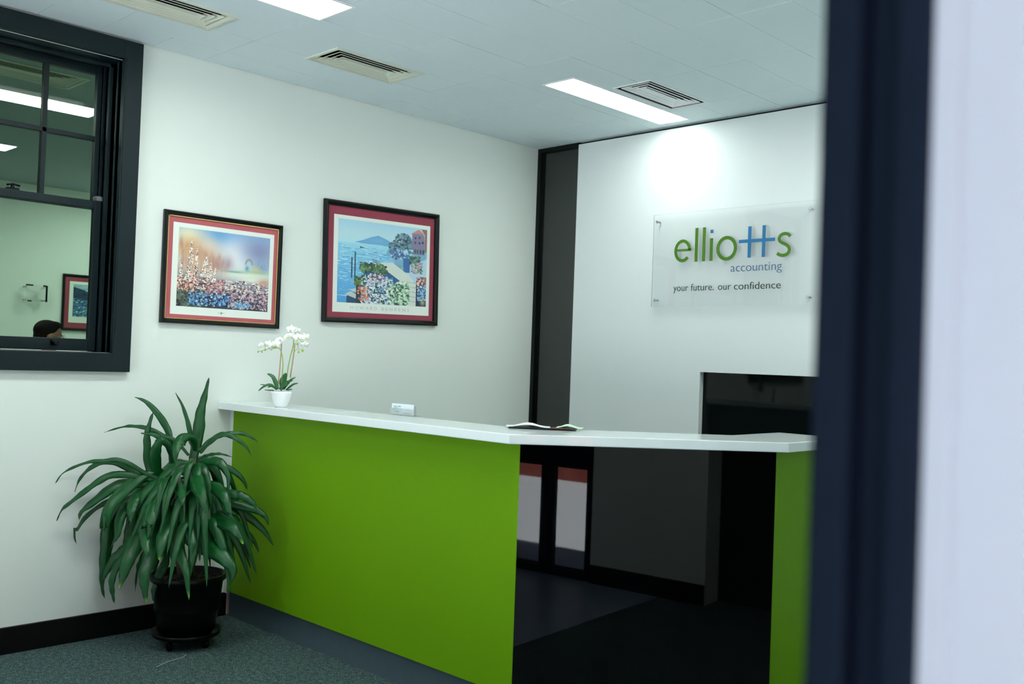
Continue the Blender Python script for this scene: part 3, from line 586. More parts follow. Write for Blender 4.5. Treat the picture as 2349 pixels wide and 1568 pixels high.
# ================================================================ COMPANY SIGN
t = thing('acrylic_sign', (1.78, -.045, 1.95), 'clear acrylic company sign with green and blue lettering standing off the white wall', 'sign')
SX0, SX1, SZ0, SZ1, SY = 1.165, 2.40, 1.945, 2.575, -.082
box('acrylic_plate', 'acrylic', SX0, SX1, SY-.003, SY+.003, SZ0, SZ1, t)
mb = MB()
for q in ((SX0-.0015, SX0, SZ0, SZ1), (SX1, SX1+.0015, SZ0, SZ1), (SX0, SX1, SZ0-.0015, SZ0), (SX0, SX1, SZ1, SZ1+.0015)): mb.box(q[0], q[1], SY-.003, SY+.003, q[2], q[3])
mb.build('polished_edge', 'acredge', t)
for sx_ in (1.1953, 2.3222):
    for sz_ in (1.9896, 2.5261):
        MB().lathe([(.006, -.05), (.006, SY-.003), (.011, SY-.003), (.011, SY-.008), (.009, SY-.010)], (sx_, 0, sz_), 20, 'y').build('standoff', 'steel', t)
YL = SY-.0032
def stroke(mb, pts, wd, closed=False):      # flat stroke in the x-z plane
    n_ = len(pts); L_, Rr = [], []
    for i, p in enumerate(pts):
        a = pts[(i-1) % n_] if closed or i > 0 else p; b = pts[(i+1) % n_] if closed or i < n_-1 else p
        tx, tz = b[0]-a[0], b[1]-a[1]; l_ = math.hypot(tx, tz); nx, nz = -tz/l_*wd/2, tx/l_*wd/2
        L_.append((p[0]+nx, p[1]+nz)); Rr.append((p[0]-nx, p[1]-nz))
    rng = range(n_ if closed else n_-1)
    f = [[mb.bm.verts.new((x, y, z)) for (x, z) in S_] for y in (YL, YL-.003) for S_ in (L_, Rr)]
    for i in rng:
        j = (i+1) % n_
        mb.face((f[0][i], f[0][j], f[1][j], f[1][i])); mb.face((f[2][i], f[3][i], f[3][j], f[2][j])); mb.face((f[0][i], f[2][i], f[2][j], f[0][j])); mb.face((f[1][i], f[1][j], f[3][j], f[3][i]))
    if not closed:
        for i in (0, n_-1): mb.face((f[0][i], f[1][i], f[3][i], f[2][i]))
    return mb
def ell(cx, cz, rx, rz, a0, a1, n_=40): return [(cx+rx*math.cos(R(a0+(a1-a0)*k/n_)), cz+rz*math.sin(R(a0+(a1-a0)*k/n_))) for k in range(n_+1)]
def rect(mb, x0, x1, z0, z1): return mb.box(x0, x1, YL-.003, YL, z0, z1)
z0 = 2.240; xh = 2.393; cz = (z0+xh)/2; rz = (xh-z0)/2
sw = .021
# e
mb = MB(); stroke(mb, ell(1.410, cz, .0555, rz-sw/2, 4, 318), sw); stroke(mb, [(1.362, cz+.004), (1.4755, cz+.004)], .0155); mb.build('letter', 'lgreen', t)
for xa in (1.507, 1.565): rect(MB(), xa, xa+.022, z0-.001, 2.463).build('letter', 'lgreen', t)
rect(MB(), 1.622, 1.644, z0-.001, 2.388).build('letter', 'lgreen', t)
mb = MB(); mb.bm.free(); mb.bm = bmesh.new(); stroke(mb, [(1.634, 2.443), (1.634, 2.421)], .022); o = mb.build('letter_dot', 'lblue', t)
stroke(MB(), ell(1.7485, cz-.001, .065, rz-sw/2+.003, 0, 360, 48)[:-1], sw+.001, True).build('letter', 'lgreen', t)
mb = MB(); rect(mb, 1.903, 1.926, 2.247, 2.446); rect(mb, 2.004, 2.0265, 2.247, 2.446)
o = mb.build('letter', 'lblue', t); o['label'] = 'blue crossed double t'
mb = MB(); rect(mb, 1.838, 1.903, 2.343, 2.364); rect(mb, 1.926, 2.004, 2.343, 2.364); rect(mb, 2.0265, 2.092, 2.343, 2.364); mb.build('crossbar', 'lblue', o)
S_ = [(2.196, 2.366), (2.182, 2.379), (2.160, 2.3845), (2.138, 2.380), (2.124, 2.366), (2.122, 2.350), (2.131, 2.336), (2.150, 2.325), (2.172, 2.314), (2.188, 2.299), (2.192, 2.281), (2.184, 2.263), (2.166, 2.2525), (2.146, 2.250), (2.126, 2.255), (2.110, 2.265)]
def smooth(pts, n_=4):
    out = []
    for i in range(len(pts)-1):
        p0, p1, p2, p3 = pts[max(i-1, 0)], pts[i], pts[i+1], pts[min(i+2, len(pts)-1)]
        for k in range(n_):
            u = k/n_; out.append(tuple(.5*((2*b)+(-a+c)*u+(2*a-5*b+4*c-d)*u*u+(-a+3*b-3*c+d)*u**3) for a, b, c, d in zip(p0, p1, p2, p3)))
    return out+[pts[-1]]
stroke(MB(), smooth(S_), .020).build('letter', 'lgreen', t)
MX = lambda x, z: Matrix.Translation((x, YL-.0015, z)) @ Matrix(((1, 0, 0, 0), (0, 0, -1, 0), (0, 1, 0, 0), (0, 0, 0, 1)))
text_mesh('lettering', 'accounting', .080, 'lslate', MX(1.784, 2.162), t, .361, .001, -.0008)
for wd_, xa, xb in (('your', 1.346, 1.463), ('future.', 1.485, 1.661), ('our', 1.694, 1.789), ('confidence', 1.812, 2.141)):
    text_mesh('lettering', wd_, .067, 'ldark', MX(xa, 2.047), t, xb-xa, .001, -.0005)
# ================================================================ ORCHID
t = thing('potted_orchid', (.50, -2.565, HC), 'small white orchid in a white tapered pot on the left end of the counter', 'potted plant')
oc = Vector((.50, -2.565, HC))
mb = MB(); mb.lathe([(.030, 0), (.034, .004), (.041, .02), (.053, .055), (.058, .078), (.058, .086), (.055, .086), (.052, .072), (.001, .071)], oc, 44)
mb.build('pot', 'ceramic', t)
mb = MB(); mb.lathe([(.051, .072), (.03, .077), (.001, .078)], oc, 24)
for k in range(40):
    a, r_ = random.uniform(0, 6.28), random.uniform(0, .045); mb.ball(oc+Vector((r_*math.cos(a), r_*math.sin(a), .078)), (.006, .005, .005), 6)
mb.build('soil', 'soil', t)
hr = Vector((.71774, .69529, 0)).normalized(); hf = Vector((-.696, .718, 0)).normalized()
# local frame of the plant: s across (seen left to right), d depth, z height
def OP(s_, z_, d_=0): return oc+hr*s_+hf*d_+Vector((0, 0, z_))
PXM = 1/417./7.465       # metres per crop pixel
def oc2(px, py, d_=0): return OP((px-597)*PXM+(1440-py)*PXM*-.035*0+((1440-py)*PXM)*-.038, (1440-py)*PXM, d_)
mbs = MB(); mbs.tube([oc2(548, 1060), oc2(570, 880), oc2(585, 700), oc2(600, 520), oc2(607, 355)], .0033, 8); mbs.build('bamboo_stake', 'stake', t)
mbs = MB(); mbs.tube([oc2(752, 930, .01), oc2(775, 780, .01), oc2(800, 600, .01), oc2(818, 470, .01), oc2(828, 340, .01)], .0033, 8); mbs.build('bamboo_stake', 'stake', t)
def wander(name, pts, r_, m_): return MB().tube(pts, r_, 7).build(name, m_, t)
st1 = wander('flower_stem', [oc2(605, 1040, -.004), oc2(625, 900, -.006), oc2(636, 720, -.004), oc2(625, 590), oc2(603, 490, -.003), oc2(570, 440), oc2(500, 425, -.01), oc2(430, 430, -.02), oc2(370, 465, -.02), oc2(300, 490, -.03), oc2(220, 515, -.03)], [.0026]*5+[.002]*3+[.0015]*3, 'ostem')
st2 = wander('flower_stem', [oc2(680, 1030, .0), oc2(706, 880, .0), oc2(720, 740, .004), oc2(755, 560, .008), oc2(800, 400, .008), oc2(815, 290, .0), oc2(850, 200, -.01), oc2(900, 230, -.02), oc2(960, 310, -.02), oc2(1000, 330, -.02)], [.0026]*5+[.002]*3+[.0014]*2, 'ostem')
MB().tube([oc2(900, 330, -.02), oc2(905, 430, -.02), oc2(985, 460, -.03)], .0014, 6).build('flower_stem', 'ostem', t)
MB().tube([oc2(905, 430, -.02), oc2(860, 460, -.01), oc2(835, 490, -.01)], .0012, 6).build('flower_stem', 'ostem', t)
def blossom(c, size, face, roll):
    q = (-hf*1.0+hr*face[0]+Vector((0, 0, face[1]))).normalized(); rot = q.to_track_quat('Z', 'Y').to_matrix() @ Matrix.Rotation(roll, 3, 'Z')
    mb = MB(); P_ = lambda v: Vector(c)+rot @ v
    for k, (ang, ln, wd) in enumerate(((90, 1, .55), (210, .95, .5), (330, .95, .5), (20, 1.05, .95), (160, 1.05, .95))):
        n1, n2 = 7, 6; g_ = []; off = .002*(k > 2)
        for i in range(n1+1):
            u = i/n1; row = []
            wv = size*wd*math.sin(math.pi*min(1, u*.9+.08))**.7*.5
            for j in range(n2+1):
                v = j/n2*2-1; a = R(ang); l_ = u*size*ln
                x = math.cos(a)*l_-math.sin(a)*v*wv; y = math.sin(a)*l_+math.cos(a)*v*wv
                row.append(mb.bm.verts.new(P_(Vector((x, y, off+size*(.18*math.sin(u*2.6)-.12*v*v-.16*u*u))))))
            g_.append(row)
        for i in range(n1):
            for j in range(n2): mb.face((g_[i][j], g_[i][j+1], g_[i+1][j+1], g_[i+1][j]), True)
    f = mb.build('blossom', 'petal', t); f.modifiers.new('s', 'SOLIDIFY').thickness = .0007
    mb = MB(); mb.ball(P_(Vector((0, -.12*size, .16*size))), (size*.13, size*.13, size*.13), 10); mb.ball(P_(Vector((0, -.30*size, .20*size))), (size*.10, size*.10, size*.10), 10); mb.build('lip', 'lip', f)
s_ = .036
for (px, py, d_, sz, fc, rl) in ((275, 410, -.03, .8, (-.5, .1), .2), (395, 385, -.02, 1, (-.3, .2), -.2), (515, 375, -.015, 1.05, (-.1, .3), .1), (445, 430, .02, .8, (.2, -.3), .5), (560, 290, .03, .9, (0, .9), .2), (700, 250, .0, 1.0, (-.5, .3), .3), (765, 115, .0, 1.05, (-.2, .2), .0), (860, 130, .03, .8, (.6, .3), .2), (800, 235, -.02, .9, (.1, -.2), -.3), (905, 245, -.02, 1.0, (.2, .2), .2), (1035, 240, -.02, .95, (.7, .1), .4), (1020, 365, -.02, .8, (.4, -.3), .0)):
    blossom(oc2(px, py, d_), s_*sz*.8, fc, rl)
for (px, py, r_) in ((343, 472, .0066), (291, 513, .0052), (220, 515, .0046), (893, 345, .0082), (985, 463, .0080), (915, 492, .0066), (830, 492, .0058)):
    mb = MB(); c_ = oc2(px, py, -.022); mb.ball(c_, (r_*.8, r_*.8, r_*1.05), 12); mb.tube([c_+Vector((0, 0, r_)), c_+Vector((0, 0, r_*2.2))], .001, 6); mb.build('bud', 'bud', t)
def ribbon(mb, pts, width, fold=.25, wave=0, seed=0, wprof=None, face=None, nseg=26, across=4, shape=None):
    """a blade: centre line through pts, with width profile, V fold and wavy margins; UV y runs base to tip"""
    pts = [Vector(p) for p in pts]; sm = []
    n_ = max(3, nseg//(len(pts)-1))
    for i in range(len(pts)-1):
        p0, p1, p2, p3 = pts[max(i-1, 0)], pts[i], pts[i+1], pts[min(i+2, len(pts)-1)]
        for k in range(n_):
            u = k/n_; sm.append(.5*((2*p1)+(p2-p0)*u+(2*p0-5*p1+4*p2-p3)*u*u+(3*p1-p0-3*p2+p3)*u**3))
    sm.append(pts[-1]); N = len(sm); rnd = random.Random(seed); ph = rnd.uniform(0, 6)
    uvl = mb.bm.loops.layers.uv.verify(); rows = []; prev = None
    for i, p in enumerate(sm):
        tg = (sm[min(i+1, N-1)]-sm[max(i-1, 0)]).normalized()
        f_ = Vector(face) if face else Vector((-.35, -.3, .9))
        sd = tg.cross(f_)
        if sd.length < .15: sd = prev or tg.cross(Vector((1, 0, 0)))
        sd.normalize()
        if prev and sd.dot(prev) < 0: sd = -sd
        if prev: sd = (sd+prev*1.5).normalized(); sd = (sd-tg*sd.dot(tg)).normalized()
        prev = sd; nn = sd.cross(tg)
        u = i/(N-1); wd = width*.5*(wprof(u) if wprof else min(1, (.42+1.5*u))*(max(0, 1-u**2.1))**.9)+.0003
        row = []
        for j in range(across+1):
            v = j/across*2-1
            wob = wave*math.sin(u*38+ph+v*1.5)*abs(v)**2
            row.append((mb.bm.verts.new(p+sd*wd*v+nn*(abs(v)*wd*fold*-1+wob)), (v*.5+.5, u)))
        rows.append(row)
    for a, b in zip(rows, rows[1:]):
        for j in range(across):
            f = mb.face((a[j][0], a[j+1][0], b[j+1][0], b[j][0]), True)
            for lp, q in zip(f.loops, (a[j], a[j+1], b[j+1], b[j])): lp[uvl].uv = q[1]
def wp_o(u): return min(1, .45+2*u)*max(0, 1-u**3)**.6
for i, (pp, wd, dd) in enumerate((([(545, 1130), (500, 1010), (440, 910), (345, 868)], 75, (0, .02)), ([(620, 1130), (625, 1000), (665, 910), (708, 850)], 118, (0, -.02)), ([(530, 1140), (450, 1065), (370, 1060), (290, 1110), (235, 1170)], 50, (0, -.03)), ([(500, 1130), (420, 1085), (320, 1070), (205, 1062)], 26, (.02, .04)), ([(570, 1130), (620, 1050), (720, 990), (825, 968)], 48, (0, -.03)), ([(640, 1130), (720, 1000), (780, 940), (832, 915)], 46, (.01, .03)), ([(680, 1140), (760, 1070), (820, 1030), (895, 1015)], 42, (0, 0)), ([(700, 1140), (760, 1125), (815, 1118)], 26, (0, -.03)), ([(480, 1150), (420, 1150), (330, 1145)], 26, (0, -.02)), ([(600, 1150), (640, 1080), (690, 1050), (740, 1030)], 60, (-.01, -.03)), ([(520, 1120), (470, 1090), (420, 1080), (350, 1110)], 40, (.0, .02)))):
    mb = MB(); n_ = len(pp); ribbon(mb, [oc2(x, y+10, dd[0]+(dd[1]-dd[0])*k/(n_-1)) for k, (x, y) in enumerate(pp)], wd*PXM, .25, 0, i, wp_o, face=(.5, -.6, .5), nseg=12)
    o = mb.build('leaf', 'oleaf', t); o.modifiers.new('s', 'SOLIDIFY').thickness = .0009
# ================================================================ DRACAENA
LV = [[[[0.397,-3.028,0.927],[0.402,-3.015,1.009],[0.407,-3.001,1.125],[0.407,-2.995,1.207],[0.419,-2.98,1.301],[0.432,-2.965,1.396]],0.0501],[[[0.401,-3.024,0.928],[0.376,-3.008,1.018],[0.351,-3.01,1.074],[0.318,-3.016,1.155],[0.282,-3.032,1.241],[0.251,-3.058,1.306]],0.0224],[[[0.322,-3.101,0.924],[0.289,-3.097,1.072],[0.25,-3.118,1.152],[0.202,-3.153,1.22],[0.164,-3.186,1.259],[0.126,-3.221,1.276]],0.0283],[[[0.307,-3.115,0.859],[0.27,-3.171,0.887],[0.259,-3.196,0.94],[0.265,-3.21,1.039],[0.27,-3.214,1.098],[0.284,-3.205,1.168],[0.295,-3.196,1.212]],0.0342],[[[0.33,-3.093,0.924],[0.35,-3.131,1.021],[0.341,-3.171,1.073],[0.318,-3.209,1.095],[0.279,-3.253,1.098]],0.026],[[[0.311,-3.111,0.865],[0.318,-3.171,0.91],[0.348,-3.204,0.989],[0.377,-3.206,1.049],[0.393,-3.197,1.075],[0.407,-3.185,1.068]],0.046],[[[0.403,-3.022,1.009],[0.451,-3.062,1.067],[0.463,-3.112,1.078],[0.475,-3.147,1.055],[0.495,-3.167,1.012],[0.506,-3.173,0.96]],0.0519],[[[0.42,-3.006,1.01],[0.427,-2.961,1.05],[0.441,-2.913,1.085],[0.465,-2.862,1.1],[0.5,-2.803,1.104],[0.536,-2.757,1.081],[0.56,-2.73,1.056]],0.0224],[[[0.428,-2.997,0.999],[0.471,-2.966,1.059],[0.521,-2.926,1.103],[0.571,-2.883,1.088],[0.616,-2.843,1.047],[0.639,-2.821,0.999]],0.0224],[[[0.405,-3.02,0.94],[0.423,-2.968,0.98],[0.46,-2.906,0.995],[0.505,-2.853,0.979]],0.0153],[[[0.413,-3.012,0.94],[0.474,-2.989,0.962],[0.539,-2.962,0.967],[0.579,-2.945,0.947],[0.618,-2.936,0.888],[0.63,-2.941,0.787]],0.0378],[[[0.426,-2.999,0.929],[0.46,-2.942,0.947],[0.494,-2.89,0.93],[0.531,-2.838,0.896],[0.557,-2.805,0.85],[0.567,-2.793,0.809]],0.0283],[[[0.308,-3.114,0.83],[0.272,-3.182,0.842],[0.233,-3.253,0.837],[0.206,-3.299,0.831],[0.178,-3.345,0.813],[0.15,-3.388,0.773],[0.119,-3.43,0.727],[0.091,-3.463,0.686],[0.087,-3.468,0.646]],0.0501],[[[0.268,-3.153,0.904],[0.258,-3.219,0.877],[0.253,-3.286,0.83],[0.249,-3.345,0.776],[0.247,-3.393,0.712],[0.263,-3.413,0.627],[0.271,-3.421,0.691],[0.281,-3.419,0.61]],0.0543],[[[0.315,-3.107,0.865],[0.348,-3.164,0.827],[0.397,-3.221,0.768],[0.441,-3.257,0.71],[0.471,-3.289,0.645],[0.488,-3.283,0.662],[0.497,-3.293,0.589]],0.0637],[[[0.352,-3.072,0.908],[0.493,-3.071,0.905],[0.596,-3.092,0.85],[0.66,-3.1,0.803],[0.695,-3.101,0.73]],0.059],[[[0.34,-3.083,0.878],[0.508,-3.142,0.844],[0.61,-3.181,0.803],[0.632,-3.19,0.768]],0.0366],[[[0.211,-3.208,0.837],[0.281,-3.272,0.769],[0.321,-3.305,0.709],[0.336,-3.31,0.655]],0.0496],[[[0.416,-3.009,0.841],[0.502,-2.999,0.845],[0.585,-2.987,0.836],[0.661,-2.978,0.799],[0.705,-2.975,0.737],[0.721,-2.965,0.71]],0.0484],[[[0.459,-2.968,0.826],[0.565,-2.898,0.799],[0.619,-2.859,0.791],[0.667,-2.82,0.759],[0.685,-2.804,0.72]],0.0389],[[[0.459,-2.968,0.814],[0.516,-2.901,0.764],[0.574,-2.836,0.731],[0.634,-2.773,0.71],[0.667,-2.738,0.677],[0.681,-2.725,0.631]],0.0366],[[[0.441,-2.986,0.732],[0.5,-2.991,0.701],[0.6,-2.98,0.684],[0.682,-2.966,0.665],[0.747,-2.95,0.626],[0.785,-2.93,0.571]],0.0649],[[[0.481,-2.947,0.786],[0.526,-2.875,0.757],[0.564,-2.813,0.694],[0.599,-2.763,0.646],[0.638,-2.714,0.585],[0.666,-2.683,0.519]],0.0378],[[[0.38,-3.044,0.665],[0.436,-3.069,0.604],[0.537,-3.056,0.564],[0.66,-3.025,0.533],[0.741,-2.998,0.491],[0.782,-2.981,0.444],[0.78,-2.99,0.387]],0.0708],[[[0.462,-2.964,0.698],[0.486,-2.901,0.637],[0.528,-2.823,0.623],[0.56,-2.771,0.573],[0.582,-2.74,0.524],[0.595,-2.725,0.476]],0.0271],[[[0.322,-3.1,0.778],[0.404,-3.147,0.72],[0.471,-3.175,0.672],[0.525,-3.232,0.604],[0.553,-3.255,0.542],[0.56,-3.26,0.492]],0.0637],[[[0.347,-3.076,0.78],[0.414,-3.09,0.743],[0.484,-3.105,0.703],[0.569,-3.121,0.646],[0.637,-3.131,0.576],[0.65,-3.144,0.499]],0.0543],[[[0.336,-3.087,0.721],[0.444,-3.113,0.639],[0.553,-3.157,0.531],[0.642,-3.162,0.443],[0.689,-3.162,0.309]],0.0496],[[[0.378,-3.046,0.723],[0.55,-3.083,0.593],[0.596,-3.105,0.532],[0.624,-3.128,0.458],[0.629,-3.137,0.391]],0.0389],[[[0.266,-3.155,0.689],[0.343,-3.187,0.602],[0.411,-3.239,0.494],[0.439,-3.279,0.411],[0.465,-3.285,0.341],[0.481,-3.281,0.269]],0.059],[[[0.253,-3.168,0.717],[0.309,-3.225,0.69],[0.392,-3.27,0.647],[0.464,-3.299,0.602],[0.522,-3.312,0.544],[0.538,-3.309,0.506]],0.0507],[[[0.208,-3.211,0.802],[0.224,-3.262,0.754],[0.235,-3.29,0.722],[0.249,-3.33,0.662],[0.265,-3.346,0.589],[0.261,-3.354,0.548]],0.0531],[[[0.224,-3.195,0.686],[0.276,-3.23,0.614],[0.311,-3.274,0.547],[0.334,-3.318,0.473],[0.347,-3.344,0.397],[0.344,-3.358,0.329]],0.0755],[[[0.191,-3.227,0.685],[0.21,-3.258,0.529],[0.196,-3.286,0.482],[0.171,-3.322,0.44],[0.152,-3.347,0.369],[0.146,-3.355,0.333]],0.046],[[[0.147,-3.27,0.741],[0.113,-3.31,0.67],[0.095,-3.333,0.61],[0.096,-3.34,0.478],[0.098,-3.343,0.371],[0.102,-3.341,0.287],[0.114,-3.33,0.23]],0.0366],[[[0.192,-3.227,0.656],[0.222,-3.274,0.491],[0.21,-3.32,0.411],[0.209,-3.34,0.33],[0.22,-3.336,0.273],[0.23,-3.329,0.226]],0.0319],[[[0.31,-3.112,0.633],[0.4,-3.147,0.469],[0.409,-3.173,0.409],[0.408,-3.195,0.359],[0.406,-3.21,0.302],[0.411,-3.209,0.255]],0.0366],[[[0.295,-3.126,0.69],[0.245,-3.136,0.626],[0.188,-3.134,0.512],[0.127,-3.152,0.412],[0.103,-3.157,0.347],[0.092,-3.157,0.234]],0.0236],[[[0.398,-3.027,0.753],[0.449,-2.957,0.708],[0.488,-2.902,0.637],[0.518,-2.862,0.564],[0.53,-2.845,0.485],[0.535,-2.839,0.43]],0.0295],[[[0.399,-3.026,0.724],[0.381,-2.962,0.603],[0.395,-2.914,0.551],[0.402,-2.888,0.488],[0.396,-2.89,0.438]],0.0354],[[[0.273,-3.148,0.747],[0.276,-3.145,0.666],[0.266,-3.155,0.557],[0.279,-3.143,0.437],[0.272,-3.148,0.352]],0.0531],[[[0.356,-3.067,0.751],[0.391,-3.081,0.676],[0.418,-3.11,0.575],[0.432,-3.125,0.49],[0.444,-3.122,0.414]],0.0472],[[[0.293,-3.129,0.777],[0.312,-3.139,0.707],[0.316,-3.163,0.625],[0.324,-3.168,0.519]],0.0531],[[[0.23,-3.189,0.774],[0.196,-3.222,0.705],[0.181,-3.237,0.625],[0.166,-3.251,0.54],[0.16,-3.258,0.479]],0.0531],[[[0.418,-3.007,0.783],[0.455,-3.0,0.714],[0.502,-2.977,0.658],[0.525,-2.967,0.601],[0.518,-2.98,0.529]],0.0531],[[[0.429,-2.996,0.824],[0.501,-2.927,0.738],[0.555,-2.875,0.686],[0.591,-2.839,0.622],[0.611,-2.821,0.556]],0.0413],[[[0.303,-3.119,0.853],[0.258,-3.188,0.858],[0.226,-3.24,0.887],[0.19,-3.296,0.927],[0.157,-3.342,0.946],[0.117,-3.393,0.936],[0.081,-3.439,0.895],[0.057,-3.467,0.842],[0.046,-3.48,0.784]],0.0283],[[[0.148,-3.269,0.712],[0.106,-3.295,0.656],[0.089,-3.3,0.606],[0.066,-3.304,0.494],[0.058,-3.303,0.407],[0.046,-3.313,0.333]],0.0472],[[[0.387,-3.038,0.985],[0.328,-3.085,1.058],[0.273,-3.133,1.084],[0.218,-3.181,1.116],[0.16,-3.233,1.126],[0.113,-3.277,1.119],[0.046,-3.34,1.087]],0.0201],[[[0.303,-3.119,0.847],[0.27,-3.188,0.86],[0.237,-3.257,0.878],[0.187,-3.351,0.881],[0.157,-3.406,0.849],[0.129,-3.455,0.804],[0.088,-3.514,0.741],[0.061,-3.546,0.701],[0.045,-3.563,0.644]],0.0295],[[[0.264,-3.157,0.776],[0.225,-3.211,0.769],[0.193,-3.255,0.757],[0.153,-3.308,0.75],[0.127,-3.342,0.735],[0.091,-3.389,0.697],[0.058,-3.431,0.645],[0.038,-3.457,0.587],[0.03,-3.465,0.596],[0.033,-3.464,0.548],[0.041,-3.457,0.513]],0.0212],[[[0.303,-3.119,0.859],[0.276,-3.179,0.871],[0.252,-3.236,0.907],[0.228,-3.291,0.942],[0.203,-3.339,0.959],[0.171,-3.394,0.953],[0.136,-3.447,0.947],[0.09,-3.511,0.917],[0.055,-3.552,0.881],[0.034,-3.574,0.832]],0.0189]]
t = thing('potted_dracaena', (.405, -3.02, 0), 'large dark green strap-leaved plant in a black pot on the carpet by the counter', 'potted plant')
pc = Vector((.405, -3.02, 0))
mb = MB(); mb.lathe([(.135, .075), (.146, .09), (.158, .18), (.163, .186), (.166, .20), (.164, .21), (.176, .335), (.190, .345), (.190, .372), (.180, .372), (.172, .34), (.001, .338)], pc, 56); mb.build('pot', 'pot', t)
mb = MB(); mb.lathe([(.171, .336), (.10, .345), (.001, .348)], pc, 30)
for k in range(70):
    a, r_ = random.uniform(0, 6.28), random.uniform(0, .15); mb.ball(pc+Vector((r_*math.cos(a), r_*math.sin(a), .345)), (.012, .010, .008), 6)
mb.build('soil', 'soil', t)
mb = MB(); mb.lathe([(.001, .052), (.150, .052), (.170, .060), (.176, .082), (.171, .082), (.164, .064), (.14, .058), (.001, .058)], pc, 56)
for k in range(4):
    a = .4+k*math.pi/2; q = pc+Vector((.125*math.cos(a), .125*math.sin(a), 0)); mb.lathe([(.020, -.010), (.023, -.006), (.023, .006), (.020, .010)], (q.x, q.y, .023), 18, 'y'); mb.box(q.x-.008, q.x+.008, q.y-.014, q.y+.014, .03, .053)
mb.build('rolling_saucer', 'pot', t)
for pts_, r_ in (([(.42, -3.01, .34), (.415, -3.02, .6), (.405, -3.02, .85), (.403, -3.022, .97)], .016), ([(.38, -3.05, .34), (.35, -3.07, .55), (.33, -3.09, .78), (.322, -3.10, .88)], .015), ([(.44, -3.04, .34), (.48, -3.02, .50), (.50, -3.01, .66)], .013)):
    MB().tube(pts_, r_, 12).build('cane', 'cane', t)
for i, (pp, wd) in enumerate(LV):
    mb = MB(); ribbon(mb, pp, wd*1.5, .28, .0034, i, face=(.62, -.66, .42), nseg=30)
    o = mb.build('leaf', 'leaft' if i in (21, 25, 27, 28, 29, 32) else 'leaf', t); o.modifiers.new('s', 'SOLIDIFY').thickness = .0011
rnd = random.Random(5)
for k in range(80):      # inner and rear leaves that fill the crown
    hub = Vector(rnd.choice([(.403, -3.022, .93), (.33, -3.095, .83), (.42, -3.01, .78), (.46, -3.02, .66)]))
    a = rnd.uniform(0, 6.28); ln = rnd.uniform(.20, .40); dv = Vector((math.cos(a), math.sin(a), 0)); pts_ = []; rnd_a = rnd.uniform(.1, .55)
    for u in (0, .25, .5, .75, 1): pts_.append(hub+dv*ln*(u**.8)*.8+Vector((0, 0, rnd_a*u*ln*2-ln*(1.1+rnd_a)*u*u)))
    if min(p.x for p in pts_) < .03 or max(p.y for p in pts_) > -2.62: continue
    mb = MB(); ribbon(mb, pts_, rnd.uniform(.05, .07), .22, .002, k+90, face=(.45, -.62, .62), nseg=20)
    o = mb.build('leaf', 'leaf', t); o.modifiers.new('s', 'SOLIDIFY').thickness = .0011
# bit of dropped twig on the carpet
tag(MB().tube([(.66, -3.30, .003), (.62, -3.22, .004), (.60, -3.13, .004), (.585, -3.11, .010)], .0016, 6).build('dry_twig', mat('dry_twig', (.42, .42, .38), .8)), 'thin pale dry twig lying on the carpet below the black pot', 'twig')
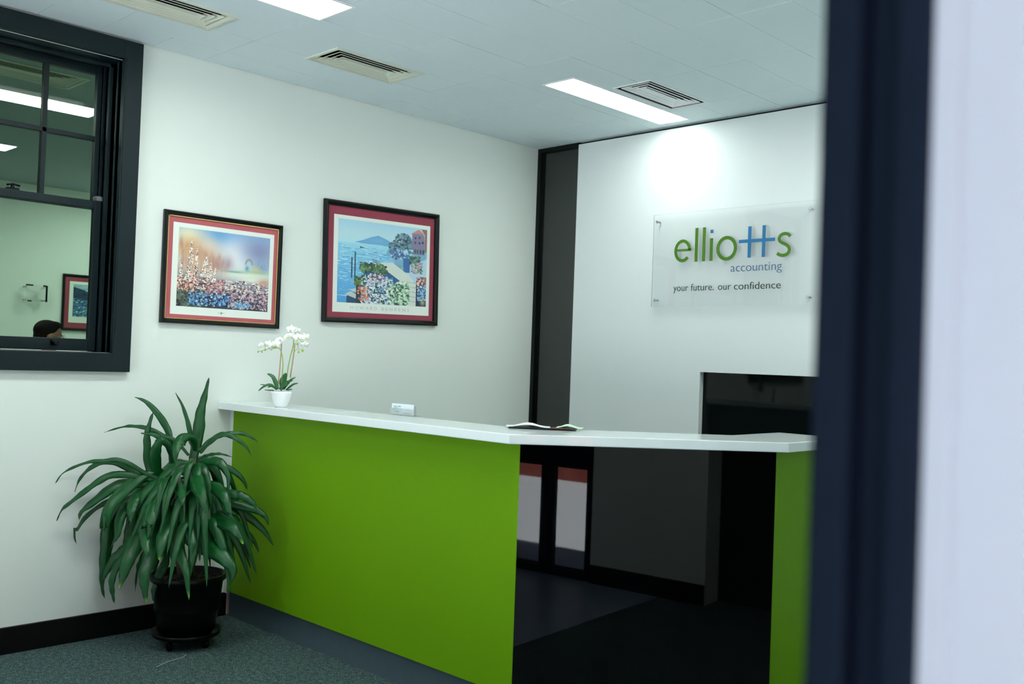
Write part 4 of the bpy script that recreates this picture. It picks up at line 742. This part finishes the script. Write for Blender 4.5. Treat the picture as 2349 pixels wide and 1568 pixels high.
# ================================================================ PERSON (seen through the office window)
def figure():
    t = thing('person', (-2.9, -2.56, 0), 'person with short black hair and glasses looking down, in the office beyond the window', 'person')
    B = Matrix.Translation((-2.9, -2.56, 0)) @ Matrix.Diagonal((.967, .967, .967, 1))          # faces +y, height about 1.77
    def grow(name, segs, balls, m_, vox=.012, parent=None):
        mb = MB()
        for a, b, ra, rb in segs:
            a, b = Vector(a), Vector(b); n_ = 7
            mb.tube([B @ a.lerp(b, k/n_) for k in range(n_+1)], [ra+(rb-ra)*k/n_ for k in range(n_+1)], 14)
            mb.ball(B @ a, (ra, ra, ra), 12); mb.ball(B @ b, (rb, rb, rb), 12)
        for c, r3 in balls: mb.ball(B @ Vector(c), r3, 20)
        o = mb.build(name, m_, parent or t)
        r_ = o.modifiers.new('r', 'REMESH'); r_.mode = 'VOXEL'; r_.voxel_size = vox; r_.use_smooth_shade = True
        s = o.modifiers.new('sm', 'SMOOTH'); s.iterations = 3; s.factor = .6; return o
    sk, hc_ = [], (0, .035, 1.655)
    segs = [((0, .0, 1.45), (0, .02, 1.57), .055, .052), ((0, 0, 1.2), (0, 0, 1.45), .12, .09), ((0, 0, .95), (0, 0, 1.2), .13, .12)]
    hands = []
    for s in (-1, 1):
        segs += [((.08*s, 0, 1.42), (.19*s, 0, 1.41), .05, .05), ((.19*s, 0, 1.41), (.24*s, .02, 1.13), .046, .036), ((.24*s, .02, 1.13), (.08*s, .26, 1.14), .034, .024), ((.10*s, 0, .92), (.11*s, .01, .50), .078, .052), ((.11*s, .01, .50), (.12*s, -.01, .09), .05, .034), ((.12*s, -.01, .06), (.13*s, .15, .035), .035, .028)]
        segs += [((.075*s, .27, 1.14), (.045*s, .33, 1.15), .024, .022)]
        for k, (dx, ln) in enumerate(((.0, .050), (.006, .056), (.010, .054), (.012, .044))):
            zb = 1.172-.018*k; segs += [((.045*s, .335, zb), (.030*s-.0*s, .335+ln*.6, zb), .009, .0085), ((.030*s, .335+ln*.6, zb), (.012*s, .335+ln*.75, zb+.003), .0085, .0075)]
        segs += [((.062*s, .29, 1.165), (.040*s, .315, 1.195), .011, .009)]
    balls = [((0, .010, 1.675), (.075, .098, .10)), ((0, .045, 1.625), (.062, .07, .085)), ((0, .085, 1.585), (.030, .025, .022)), ((0, .118, 1.632), (.013, .022, .026)), ((0, .108, 1.600), (.024, .012, .008)), ((-.077, .005, 1.645), (.010, .020, .030)), ((.077, .005, 1.645), (.010, .020, .030)), ((-.03, .100, 1.660), (.018, .012, .010)), ((.03, .100, 1.660), (.018, .012, .010))]
    body = grow('body', segs, balls, 'skin', .007)
    # hair cap
    grow('hair', [], [((0, -.010, 1.705), (.082, .100, .082)), ((0, .045, 1.745), (.066, .060, .034)), ((0, -.05, 1.65), (.070, .058, .075))], 'hair', .009)
    mb = MB()
    for s in (-1, 1):
        mb.tube([B @ Vector((.033*s+.026*math.cos(a), .121, 1.648+.018*math.sin(a))) for a in np.linspace(0, 6.28, 20)], .0022, 6)
        mb.tube([B @ Vector((.059*s, .119, 1.652)), B @ Vector((.078*s, .02, 1.655))], .002, 6)
    mb.tube([B @ Vector((-.009, .122, 1.65)), B @ Vector((.009, .122, 1.65))], .002, 6); mb.build('glasses', 'steel', t)
    for s in (-1, 1): MB().ball(B @ Vector((.032*s, .100, 1.648)), (.012, .010, .010), 10).build('eye', 'white', t)
    sh = [((0, 0, .95), (0, 0, 1.2), .148, .140), ((0, 0, 1.2), (0, 0, 1.44), .140, .10), ((-.1, 0, 1.0), (-.12, 0, 1.38), .07, .07), ((.1, 0, 1.0), (.12, 0, 1.38), .07, .07)]
    for s in (-1, 1): sh += [((.08*s, 0, 1.42), (.20*s, 0, 1.41), .060, .060), ((.20*s, 0, 1.41), (.246*s, .02, 1.13), .058, .048), ((.246*s, .02, 1.13), (.10*s, .235, 1.14), .046, .036)]
    grow('shirt', sh, [], 'shirt', .012)
    tr = [((0, 0, .95), (0, 0, 1.0), .142, .148)]
    for s in (-1, 1): tr += [((.09*s, 0, .90), (.115*s, .01, .50), .10, .072), ((.115*s, .01, .50), (.122*s, -.005, .10), .068, .055)]
    grow('trousers', tr, [], 'trouser', .012)
    sh2 = []
    for s in (-1, 1): MB().ball(B @ Vector((.13*s, .06, .04)), (.048, .135, .04), 18).build('shoe', 'black', t)
    ph = box('phone', 'black', -2.933, -2.867, -2.56+.352*.967, -2.56+.361*.967, 1.07, 1.21); tag(ph, 'black phone held in the hands of the person in the office', 'phone')
figure()
